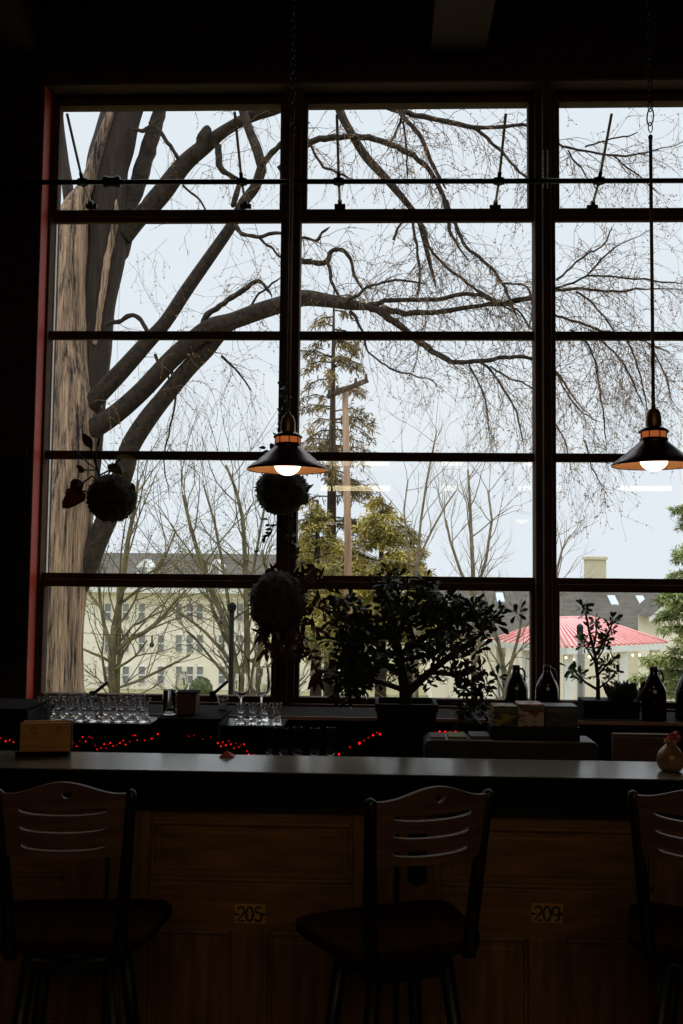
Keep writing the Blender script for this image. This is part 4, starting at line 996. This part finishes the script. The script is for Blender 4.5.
# limbs of the far panes
L_([(586, 147, 1.8), (610, 139, 1.7), (638, 133, 1.4)], 11.1, 11, .3)
L_([(568, 151, 1.8), (577, 164, 1.7), (587, 177, 1.5), (600, 195, 1.2)], 11.1, 11, .3)
L_([(614, 156, 1.7), (638, 175, 1.5), (660, 195, 1.2)], 11, 11, .3)
L_([(586, 276, 2), (610, 277, 1.9), (652, 281, 1.7), (684, 284, 1.4)], 11, 10.8, .4)
L_([(556, 281, 2.3), (569, 269, 2.1), (586, 255, 2), (604, 244, 1.7), (612, 226, 1.3)], 11, 11, .35)
L_([(575, 293, 2.2), (585, 297, 2.2), (596, 307, 2), (606, 318, 1.9), (614, 331, 1.6), (622, 350, 1.3)], 11, 10.9, .4)
L_([(540, 308, 3), (558, 316, 2.8), (579, 323, 2.6), (600, 330, 2.4), (621, 334, 2.2), (645, 342, 1.8), (675, 356, 1.4)], 11, 10.7, .45)
L_([(570, 330, 2), (586, 342, 2), (596, 367, 1.9), (601, 399, 1.7), (607, 451, 1.2)], 11, 10.9, .45)
L_([(590, 330, 2), (603, 342, 2), (621, 360, 1.8), (635, 388, 1.6), (645, 409, 1.3)], 11, 10.8, .45)
L_([(622, 334, 2), (631, 348, 1.9), (638, 367, 1.7), (648, 413, 1.3)], 11, 10.8, .45)
L_([(650, 345, 1.7), (664, 372, 1.5), (672, 400, 1.2)], 10.9, 10.8, .4)
L_([(540, 360, 2.2), (556, 374, 2), (566, 392, 1.8), (580, 410, 1.6), (600, 423, 1.2)], 11, 10.9, .45)
L_([(540, 410, 1.8), (556, 424, 1.6), (566, 445, 1.4), (570, 470, 1)], 11, 10.9, .45)
L_([(585, 440, 1.4), (592, 468, 1.3), (606, 490, 1)], 11, 10.9, .4)
L_([(222, 356, 3), (238, 372, 2), (252, 392, 1.5)], 11.9, 11.8, .2)
L_([(172, 372, 3), (175, 400, 2.2), (170, 430, 1.8), (164, 458, 1.4), (170, 500, 1.1)], 11.9, 11.8, .15)
L_([(155, 355, 3.4), (160, 364, 3), (167, 374, 2.4), (170, 384, 1.6)], 11.85, 11.8, .1)
lbm.build('limbs', mLimb, tree)
# twigs and buds
tw = MB(); bd = MB(); rng = random.Random(17)
def twig(p, d, L, r, lev):
    pts = [p]; q = p.copy(); d = d.normalized(); nseg = 5 if lev else 4
    for i in range(nseg):
        d = (d+V((rng.gauss(0, .24), rng.gauss(0, .16), rng.gauss(0, .22)-.15))).normalized(); q = q+d*(L/nseg); pts.append(q.copy())
    tw.tube(pts, [max(.0012, r*(1-.15*i)) for i in range(nseg+1)], 3, caps=False)
    if lev:
        for _ in range(2 if lev == 1 else 3):
            i = rng.randrange(1, nseg+1); t = (pts[i]-pts[i-1]).normalized()
            twig(pts[i], t+V((rng.gauss(0, .7), rng.gauss(0, .5), rng.gauss(-.1, .6))), L*rng.uniform(.35, .6), r*.7, lev-1)
    for _ in range(3):
        if rng.random() < .7:
            i = rng.randrange(1, nseg+1); bd.leaf(pts[i], V((rng.gauss(0, 1), rng.gauss(0, .5), rng.gauss(-.3, 1))), V((rng.gauss(0, 1), -1, rng.gauss(0, 1))), rng.uniform(.016, .034), .013, k=2)
for P, R_, dens in spawn:
    if not dens: continue
    for i in range(len(P)-1):
        sl = (P[i+1]-P[i]).length*85
        nn = dens*.66*sl; k = int(nn)+(rng.random() < nn-int(nn))
        for _ in range(k):
            p = P[i].lerp(P[i+1], rng.random()); t = (P[i+1]-P[i]).normalized()
            d = t*.7+V((rng.gauss(.1, .6), rng.gauss(0, .4), rng.gauss(-.15, .75)))
            rr = min(.005, max(.0022, R_[i]*.35)); twig(p, d, rng.uniform(.3, .85), rr, 1 if rng.random() < .8 else 2)
# hanging curtains of fine shoots between the traced limbs
for (xa, xb_, ya, yb_, n) in ((455, 540, 362, 410, 38), (556, 650, 335, 400, 70), (440, 534, 225, 300, 26), (303, 380, 225, 300, 24), (556, 690, 225, 330, 50), (308, 440, 112, 150, 24), (440, 690, 112, 170, 40), (120, 282, 225, 300, 22), (200, 282, 112, 160, 10), (200, 290, 340, 380, 12), (375, 440, 335, 400, 14)):
    for _ in range(int(n*.8)):
        p = at(rng.uniform(xa, xb_), rng.uniform(ya, yb_), rng.uniform(10.9, 12.2)); twig(p, V((rng.gauss(.2, .6), rng.gauss(0, .3), rng.gauss(-.55, .5))), rng.uniform(.4, 1.0), .0022, 1)
t_ = tw.build('twigs', mTwig, tree); t_['kind'] = 'stuff'
b_ = bd.build('buds', mBud, tree); b_['kind'] = 'stuff'

# ------------------------------------------------------------------ other trees outdoors
def grow(b, lf, p, d, L, r, lev, rg, up=.05, spread=.6, nb=3, leafp=0, wob=.14, n=5, lsz=.12):
    pts = [p]; q = p.copy(); d = d.normalized(); ns = 5
    for i in range(ns):
        d = (d+V((rg.gauss(0, wob), rg.gauss(0, wob), rg.gauss(0, wob)+up))).normalized(); q = q+d*(L/ns); pts.append(q.copy())
    b.tube(pts, [r*(1-.12*i) for i in range(ns+1)], n if lev > 1 else 3, caps=False)
    if lev > 0:
        for _ in range(nb):
            i = rg.randrange(2, ns+1); t = (pts[i]-pts[i-1]).normalized()
            ax = t.orthogonal(); ax.rotate(Matrix.Rotation(rg.uniform(0, 2*math.pi), 3, t))
            grow(b, lf, pts[i], t+ax*spread*rg.uniform(.5, 1.2), L*rg.uniform(.5, .75), r*(1-.12*i)*.68, lev-1, rg, up, spread, nb, leafp, wob, n, lsz)
    if leafp and lev < 2:
        for _ in range(leafp):
            q = pts[rg.randrange(1, ns+1)]; lf.leaf(q+V((rg.gauss(0, .1), rg.gauss(0, .1), rg.gauss(0, .1))), V((rg.gauss(0, 1), rg.gauss(0, 1), rg.gauss(0, 1))), V((rg.gauss(0, 1), -1, rg.gauss(0, 1))), lsz*rg.uniform(.6, 1.3), lsz*.6, k=2)
def bare_tree(stems, Y, label, m, lev, seed, leafp=0, rmin=.011, up=.05, spread=.55, nb=3, lsz=.12, scale=1000.):
    rg = random.Random(seed); t = thing('bare_tree', label, 'tree'); b = MB(); lf = MB()
    for pts, w0, w1, L in stems:
        P = [at(x, y, Y) for x, y in pts]
        if P[0].z > gz(Y): P.insert(0, V((P[0].x, Y, gz(Y)-.05)))
        # keep the root on the ground
        rr = [(w0+(w1-w0)*i/(len(P)-1))/2000*Y for i in range(len(P))]
        b.tube(P, rr, 8, rough=.1)
        for i in range(1, len(P)):
            for _ in range(2 if i < len(P)-1 else 3):
                p = P[i-1].lerp(P[i], rg.uniform(.3, 1)); tt = (P[i]-P[i-1]).normalized()
                grow(b, lf, p, tt*.8+V((rg.gauss(0, .6), rg.gauss(0, .5), rg.gauss(.2, .35))), L*rg.uniform(.6, 1.1), max(rmin, rr[i]*.45), lev, rg, up, spread, nb, leafp, lsz=lsz)
    b.build('trunk', m, t)
    if leafp: o = lf.build('young_leaves', mLeafGr, t); o['kind'] = 'stuff'
    return t
bare_tree([([(113, 745), (113, 690), (112, 660), (114, 630), (120, 600), (124, 570), (128, 540), (134, 510), (138, 480)], 10, 3, 1.9), ([(113, 655), (128, 640), (145, 632), (160, 620), (172, 605), (186, 590)], 6, 2.5, 1.7), ([(112, 650), (104, 625), (100, 600), (98, 575), (103, 545)], 5, 2, 1.6), ([(112, 690), (135, 682), (165, 668), (190, 655)], 4, 2, 1.5), ([(120, 604), (138, 590), (155, 575), (166, 555), (176, 530)], 4, 2, 1.8)],
          20, 'mossy bare tree with arching branches right beside the big trunk', mBareGr, 2, 31, 2, .010, lsz=.05)
bare_tree([([(240, 740), (239, 700), (236, 672), (230, 640), (222, 615), (212, 590), (200, 560), (190, 525), (183, 495)], 11, 3, 2.2), ([(246, 740), (246, 690), (247, 640), (246, 600), (245, 560), (243, 520), (236, 490), (226, 465)], 9, 2.5, 2.2), ([(250, 740), (253, 690), (260, 650), (266, 615), (268, 580), (262, 550)], 8, 3, 2.0), ([(236, 672), (222, 650), (205, 632), (188, 618), (172, 608)], 5, 2, 1.8), ([(232, 645), (228, 600), (222, 560), (214, 520), (205, 490)], 5, 2, 2.), ([(247, 600), (255, 560), (262, 520), (268, 490)], 4, 2, 2.)],
          26, 'bare tree with a fan of stems behind the black lamp post', mBareGr, 2, 32, 1, .012, spread=.45, lsz=.055)
bare_tree([([(414, 720), (415, 620), (417, 560), (421, 520), (427, 480), (433, 450), (437, 430)], 4, 1.5, 1.8), ([(416, 600), (408, 550), (404, 510), (408, 480)], 3, 1.5, 1.6), ([(418, 560), (432, 530), (446, 505), (458, 488)], 3, 1.5, 1.6)],
          27, 'slim bare tree rising beside the golden evergreen', mBareBr, 2, 33, 0, .009, spread=.4)
bare_tree([([(474, 720), (474, 620), (473, 570), (471, 530), (470, 500), (468, 470)], 6, 2, 3.0), ([(474, 600), (486, 560), (492, 520), (488, 490)], 4, 2, 2.6), ([(474, 600), (460, 570), (450, 540), (446, 520)], 4, 2, 2.6)],
          52, 'bare tree behind the gazebo roof, seen through the middle panes', mBareBr, 2, 34, 0, .02, spread=.45)
bare_tree([([(557, 720), (556, 600), (557, 570), (562, 550), (570, 535)], 4, 1.5, 2.), ([(556, 590), (552, 560), (556, 530)], 3, 1.2, 2.)], 50, 'bare tree half hidden by the thick mullion', mBareBr, 2, 35, 0, .018)
bare_tree([([(505, 720), (505, 690), (503, 665), (498, 640), (490, 615), (486, 600)], 6, 2.5, 1.8), ([(505, 690), (512, 660), (520, 630), (522, 610)], 5, 2, 1.6)], 34, 'low bare tree in front of the gazebo corner', mBareGr, 2, 36, 0, .014)
# conifers
def conifer(name, xt, yt, yb, Y, halfw, label, m, seed, n, clumpL, base0=.12, droop=.5, fill=1.0):
    rg = random.Random(seed); t = thing(name, label, 'conifer tree'); top = at(xt, yt, Y); bot = V((top.x, Y, gz(Y)-.05)); b = MB()
    b.tube([bot, bot.lerp(top, .5), top], [.28*Y/44, .2*Y/44, .04], 8); nd = MB()
    zb = at(xt, yb, Y).z
    for k in range(n):
        f = rg.random()**.8; z = top.z+(zb-top.z)*f; R = halfw*(base0+(1-base0)*f**.8)*rg.uniform(.55, 1.05); a = rg.uniform(0, 2*math.pi)
        o = V((top.x, Y, z)); d = V((math.cos(a), math.sin(a), rg.uniform(-.1, .35)))
        P = [o, o+d*R*.5+V((0, 0, .0)), o+d*R*.8-V((0, 0, droop*R*.18)), o+d*R-V((0, 0, droop*R*.42))]
        b.tube(P, [.05, .04, .025, .012], 4, caps=False)
        for i in range(int(R/clumpL*11*fill)+3):
            q = P[0].lerp(P[1], rg.uniform(.35, 1)) if rg.random() < .3 else (P[1].lerp(P[2], rg.random()) if rg.random() < .5 else P[2].lerp(P[3], rg.random()))
            for _ in range(5):
                nd.leaf(q+V((rg.gauss(0, .12), rg.gauss(0, .12), rg.gauss(-.05, .1)))*clumpL*2, V((d.x*.5+rg.gauss(0, .6), d.y*.5+rg.gauss(0, .6), rg.gauss(-.45*droop, .45))), V((rg.gauss(0, .6), rg.gauss(0, .6), 1)), clumpL*rg.uniform(.5, 1.0), clumpL*.17, k=2, curl=.2)
    b.build('trunk', mBarkD, t); nd.build('needles', m, t)
conifer('spruce_tree', 334, 290, 660, 53, 3.2, 'tall ragged spruce just behind the utility pole', mSpruce, 41, 120, .5, droop=.8, fill=.36, base0=.5)
conifer('golden_evergreen', 382, 498, 640, 36, 2.9, 'golden green evergreen spreading in front of the pole', mYew, 42, 120, .34, droop=.2, fill=.6)
conifer('golden_evergreen', 318, 500, 660, 41.5, 2.3, 'golden green evergreen close to the thin mullion', mYew, 43, 90, .36, droop=.2, fill=.6)
conifer('golden_evergreen', 412, 535, 640, 47, 2.3, 'lower golden evergreen beside the slim bare tree', mYew, 45, 70, .36, droop=.2, fill=.6)
conifer('fir_tree', 704, 470, 760, 22, 2.0, 'pale green fir at the photo edge with branches before the gable', mFir, 44, 110, .2, droop=.3)
# clipped shrub
p = at(201, 689, 60); b = MB(); b.ball(V((p.x, 60, p.z)), .66, 14, bumpy=.12, sx=1.05, sz=.9, seed=3)
rg = random.Random(1)
for _ in range(500):
    d = V((rg.gauss(0, 1), rg.gauss(0, 1), rg.gauss(0, 1))).normalized(); b.leaf(V((p.x, 60, p.z))+d*.62, d, V((rg.gauss(0, 1), rg.gauss(0, 1), 1)), .12, .07, k=2)
b.tube([(p.x, 60, gz(60)), (p.x, 60, p.z)], .1, 6)
tag(b.build('clipped_shrub', mBush), 'round clipped green shrub in front of the cream building', 'shrub')

# utility pole
UY = 31
pp = thing('utility_pole', 'weathered wooden utility pole with a slanting crossarm', 'utility pole')
t0 = at(345, 388, UY); b = MB(); b.tube([V((at(349, 700, UY).x, UY, gz(UY)-.05)), V((at(348, 540, UY).x, UY, at(348, 540, UY).z)), t0], [.125, .115, .095], 10); b.build('post', mPole, pp)
b = MB(); a0, a1 = at(327, 397, UY-.2), at(368, 380, UY-.2); b.tube([a0, a1], .1, 4); b.build('crossarm', mBarkD, pp)
b = MB()
for t_i in (.05, .25, .7, .95): q = a0.lerp(a1, t_i); b.tube([q, q+V((0, 0, .22))], [.06, .04], 6)
b.build('insulators', mBarkD, pp)

# black lamp post outside
LY = 14
p1 = at(232, 607, LY); b = MB(); t = thing('garden_lamp_post', 'slim black post with a small lamp head outside, beside the fanned tree', 'lamp post')
b.tube([V((p1.x, LY, gz(LY)-.05)), p1], .034, 8); b.build('post', mPostB, t)
b = MB(); b.lathe([(.0005, -.06), (.05, -.05), (.062, .02), (.045, .05), (.0005, .07)], p1, 10); b.build('lamp_head', mPostB, t)
LY2 = 20
p1 = at(580, 628, LY2); b = MB(); t = thing('garden_lamp_post', 'pale grey post outside behind the small planter jade', 'lamp post')
b.tube([V((p1.x, LY2, gz(LY2)-.05)), p1], .05, 8); b.build('post', M('grey_post', (126, 122, 114), rough=.7), t)
b = MB(); b.lathe([(.0005, -.2), (.06, -.16), (.068, .02), (.05, .06), (.0005, .09)], p1, 10); b.build('lamp_head', mIron, t)

# outdoor bulb string
BYs = 13
t = thing('outdoor_bulb_string', 'sagging wire with hanging bulbs outside the lowest pane', 'string lights')
wp = [(40, 628), (95, 634), (152, 636), (200, 624), (221, 612), (232, 608)]
W_ = [at(x, y, BYs) for x, y in wp]; b = MB(); b.tube(W_, .004, 5); b.build('wire', mIron, t)
for x, y in ((152, 640), (221, 617)):
    b = MB(); q = at(x, y, BYs); b.tube([q+V((0, 0, .06)), q, q-V((0, 0, .035))], .013, 6); b.ball(q-V((0, 0, .06)), .032, 8, sz=1.25); b.build('bulb', M('dim_bulb_glass', (60, 54, 46), rough=.2), t)

# ------------------------------------------------------------------ buildings
def quad(b, pts, mi=0): b.add(pts, [tuple(range(len(pts)))], mi)
Y1 = 85
t = thing('cream_building', 'long cream yellow building with rows of sash windows and grey roof', 'building')
A, B_ = at(20, 640, Y1), at(350, 640, Y1); ze = at(190, 589, Y1).z; zr = at(190, 553.5, Y1+6).z; zg = gz(Y1)-.3
b = MB(); b.span((A.x, Y1, zg), (B_.x, Y1+12, ze)); b.build('wall', mYellowW, t)
b = MB(); vs = [V((A.x-.6, Y1-.8, ze)), V((B_.x+.6, Y1-.8, ze)), V((B_.x-.5, Y1+6, zr)), V((A.x-.6, Y1+6, zr)), V((B_.x+.6, Y1+12.8, ze)), V((A.x-.6, Y1+12.8, ze))]
b.add(vs, [(0, 1, 2, 3), (3, 2, 4, 5), (1, 4, 2), (0, 3, 5), (0, 5, 4, 1)]); b.build('roof', mRoofG, t)
b = MB(); b.span((A.x-.6, Y1-.85, ze-.35), (B_.x+.6, Y1-.2, ze+.05)); b.build('eaves_board', mWhiteT, t)
for row, y in enumerate((612, 643.5, 675)):
    for x in (108, 126, 142, 161, 179, 190, 200, 222, 240, 258, 325):
        if row == 0 and x in (161, 222): continue
        c = at(x, y, Y1); w, h = .52, 1.4
        b = MB()
        for q0, q1 in (((-w/2-.06, -h/2-.06), (-w/2, h/2+.06)), ((w/2, -h/2-.06), (w/2+.06, h/2+.06)), ((-w/2, h/2), (w/2, h/2+.06)), ((-w/2, -h/2-.06), (w/2, -h/2)), ((-w/2, -.05), (w/2, .05))):
            b.span((c.x+q0[0], Y1-.1, c.z+q0[1]), (c.x+q1[0], Y1-.01, c.z+q1[1]))
        f = b.build('window', mWhiteT, t)
        b = MB(); quad(b, [V((c.x-w/2, Y1-.04, c.z-h/2)), V((c.x+w/2, Y1-.04, c.z-h/2)), V((c.x+w/2, Y1-.04, c.z+h/2)), V((c.x-w/2, Y1-.04, c.z+h/2))]); b.build('pane', mWinHaze, f)
for x in (146, 217):
    c = at(x, 569, Y1+2.2); s_ = .62
    b = MB(); b.prism([(c.x-s_, c.z-1.0), (c.x+s_, c.z-1.0), (c.x+s_, c.z+.2), (c.x, c.z+.85), (c.x-s_, c.z+.2)], Y1+1.2, Y1+5); d = b.build('dormer', [mWhiteT], t)
    b = MB(); quad(b, [V((c.x-.3, Y1+1.18, c.z-.75)), V((c.x+.3, Y1+1.18, c.z-.75)), V((c.x+.3, Y1+1.18, c.z+.15)), V((c.x-.3, Y1+1.18, c.z+.15))]); b.build('pane', mWinHaze, d)

Y2 = 64
t = thing('grey_roofed_house', 'house with large grey roof and skylights behind the gazebo', 'house')
zb = at(560, 640, Y2).z; zt = at(560, 586, Y2+7).z; X0, X1 = at(428, 620, Y2).x, at(700, 620, Y2).x
b = MB(); vs = [V((X0, Y2, zb)), V((X1, Y2, zb)), V((X1, Y2+7, zt)), V((X0, Y2+7, zt)), V((X1, Y2+14, zb)), V((X0, Y2+14, zb))]
b.add(vs, [(0, 1, 2, 3), (3, 2, 4, 5), (0, 3, 5), (1, 4, 2)]); b.build('roof', mRoofG, t)
b = MB(); b.span((X0+.3, Y2+.5, gz(Y2)-.3), (X1-.3, Y2+13.5, zb+.05)); b.build('wall', mYellowW, t)
for x in (474, 500, 613, 641.5):
    f = .72 if x > 600 else .75; yy = Y2+7*f; zz = zb+(zt-zb)*f
    c = at(x, 596, yy); sl = (zt-zb)/7; b = MB(); w = .26; dl = .62
    vs = [V((c.x-w, yy-dl, zz-dl*sl+.06)), V((c.x+w, yy-dl, zz-dl*sl+.06)), V((c.x+w, yy+dl, zz+dl*sl+.06)), V((c.x-w, yy+dl, zz+dl*sl+.06))]; n_ = [q-V((0, 0, .1)) for q in vs]
    b.add(vs+n_, [(0, 1, 2, 3), (0, 4, 5, 1), (1, 5, 6, 2), (2, 6, 7, 3), (3, 7, 4, 0)]); b.build('skylight', mSkyl, t)
c0, c1 = at(586, 575, Y2+6.6), at(605, 575, Y2+6.6); ztc = at(595, 556.5, Y2+6.6).z
b = MB(); b.span((c0.x, Y2+6.2, zt-1.2), (c1.x, Y2+7.3, ztc)); ch = b.build('chimney', mConc, t)
b = MB(); b.span((c0.x-.1, Y2+6.1, ztc-.22), (c1.x+.1, Y2+7.4, ztc-.06)); b.build('chimney_band', mConc, ch)
# gabled wing
Y3 = 57
t = thing('gabled_cottage', 'cream gable end with white eaves half hidden by the fir', 'house')
L0, Lp = at(650, 617, Y3), at(696, 577, Y3); R0x = Lp.x*2-L0.x
xw0 = at(661, 620, Y3).x; xw1 = Lp.x*2-xw0
zw = L0.z+(xw0-L0.x)*(Lp.z-L0.z)/(Lp.x-L0.x)
b = MB(); b.prism([(xw0, gz(Y3)-.3), (xw1, gz(Y3)-.3), (xw1, zw-.05), (Lp.x, Lp.z-.1), (xw0, zw-.05)], Y3+.3, Y3+5); b.build('gable_wall', mYellowW, t)
b = MB(); th = .28
for xe in (L0.x, R0x):
    b.prism([(xe, L0.z), (Lp.x, Lp.z), (Lp.x, Lp.z-th), (xe, L0.z-th)], Y3, Y3+.25)
b.build('bargeboard', mWhiteT, t)
b = MB()
for xe in (L0.x, R0x): quad(b, [V((xe, Y3, L0.z+.02)), V((Lp.x, Y3, Lp.z+.02)), V((Lp.x, Y3+5, Lp.z+.02)), V((xe, Y3+5, L0.z+.02))])
b.build('roof', mRoofG, t)

# gazebo
GYz = 36
t = thing('red_roofed_gazebo', 'open gazebo with red ribbed metal roof and white posts', 'gazebo')
cL, cF, cR = at(484, 646.5, GYz+2.4), at(567, 648, GYz-1.6), at(668, 650, GYz+1.8)
zE = cF.z; cL.z = zE; cR.z = zE
apA, apB = at(553, 619.5, GYz+1.2), at(592, 622, GYz+2.6); apB.z = apA.z
cB = V((cL.x+cR.x-cF.x, cL.y+cR.y-cF.y, zE))
b = MB(); b.add([cL, cF, cR, cB, apA, apB], [(0, 1, 4), (1, 2, 5, 4), (2, 3, 5), (3, 0, 4, 5)]); rf = b.build('roof', mRedRoof, t)
b = MB()
def seams(p, q, a, a2, n):
    for i in range(1, n):
        f = i/n; e = p.lerp(q, f); top = a.lerp(a2, f)
        for h_ in (.985,): b.tube([e+V((0, -.02, .03)), e.lerp(top, h_)+V((0, -.02, .03))], .05, 4, caps=False)
seams(cL, cF, apA, apA, 12); seams(cF, cR, apA, apB, 20)
b.build('ribs', mRoofSeam, rf)
b = MB(); b.tube([cF+V((0, 0, .05)), apA+V((0, 0, .05))], .07, 6); b.tube([apA+V((0, 0, .05)), apB+V((0, 0, .05))], .06, 6); b.tube([apB+V((0, 0, .05)), cR+V((0, 0, .05))], .05, 6); b.build('ridge_cap', mRoofSeam, rf)
b = MB()
for p, q in ((cL, cF), (cF, cR), (cR, cB), (cB, cL)):
    u = (q-p).normalized(); b.add([p, q, q-V((0, 0, .22)), p-V((0, 0, .22))], [(0, 1, 2, 3)]); pi = p.lerp(apA, .12); qi = q.lerp(apA, .12)
    pi.z = qi.z = zE-.2; b.add([p-V((0, 0, .2)), q-V((0, 0, .2)), qi, pi], [(0, 1, 2, 3)])
b.build('fascia', mWhiteT, t)
for p in (cL.lerp(cB, .12).lerp(cF, .06), cF.lerp(cB, .07), cR.lerp(cB, .1).lerp(cF, .05), cF.lerp(cR, .55).lerp(cB, .05), cL.lerp(cF, .5).lerp(cB, .05), cB.lerp(cF, .08)):
    b = MB(); g = gz(p.y); b.span((p.x-.15, p.y-.12, g-.05), (p.x+.15, p.y+.12, zE-.18)); b.build('post', mWhiteT, t, bevel=.01)
t = thing('gazebo_bulb_string', 'warm string bulbs hanging under the gazebo eaves', 'string lights')
P = [cF.lerp(cR, f)+V((0, .2, -.34-.1*abs(math.sin(f*14)))) for f in [i/14 for i in range(15)]]
b = MB(); b.tube(P, .01, 4); b.build('wire', mWhiteT, t)
for q in P: b = MB(); b.ball(q, .05, 5); b.build('bulb', mFarGlow, t)

# ------------------------------------------------------------------ light: overcast sky, added unseen room fill
w = bpy.data.worlds.new('overcast'); C.world = w; w.use_nodes = True; nt = w.node_tree
bg = nt.nodes['Background']; tc = nt.nodes.new('ShaderNodeTexCoord'); sx = nt.nodes.new('ShaderNodeSeparateXYZ')
rp = nt.nodes.new('ShaderNodeValToRGB'); mr = nt.nodes.new('ShaderNodeMapRange')
nt.links.new(tc.outputs['Generated'], sx.inputs[0]); nt.links.new(sx.outputs['Z'], rp.inputs[0])
rp.color_ramp.elements[0].position = 0; rp.color_ramp.elements[0].color = lin((217, 224, 230)); rp.color_ramp.elements[1].position = 1; rp.color_ramp.elements[1].color = lin((214, 222, 230))
nt.links.new(rp.outputs[0], bg.inputs['Color'])
mr.inputs['From Min'].default_value = .46; mr.inputs['From Max'].default_value = 1; mr.inputs['To Min'].default_value = 1.2; mr.inputs['To Max'].default_value = 4.6
nt.links.new(sx.outputs['Z'], mr.inputs['Value']); nt.links.new(mr.outputs[0], bg.inputs['Strength'])
def area(loc, size, e, col, rot=(0, 0, 0)):
    l = bpy.data.lights.new('room_fill_light', 'AREA'); l.shape = 'RECTANGLE'; l.size, l.size_y = size; l.energy = e; l.color = col
    o = bpy.data.objects.new('room_fill_light', l); COL.objects.link(o); o.location = loc; o.rotation_euler = rot
area((.6, -2.2, 3.6), (4, 2), 19, (1, .76, .46), (math.radians(28), 0, 0))  # unseen warm area light added to brighten the bar front
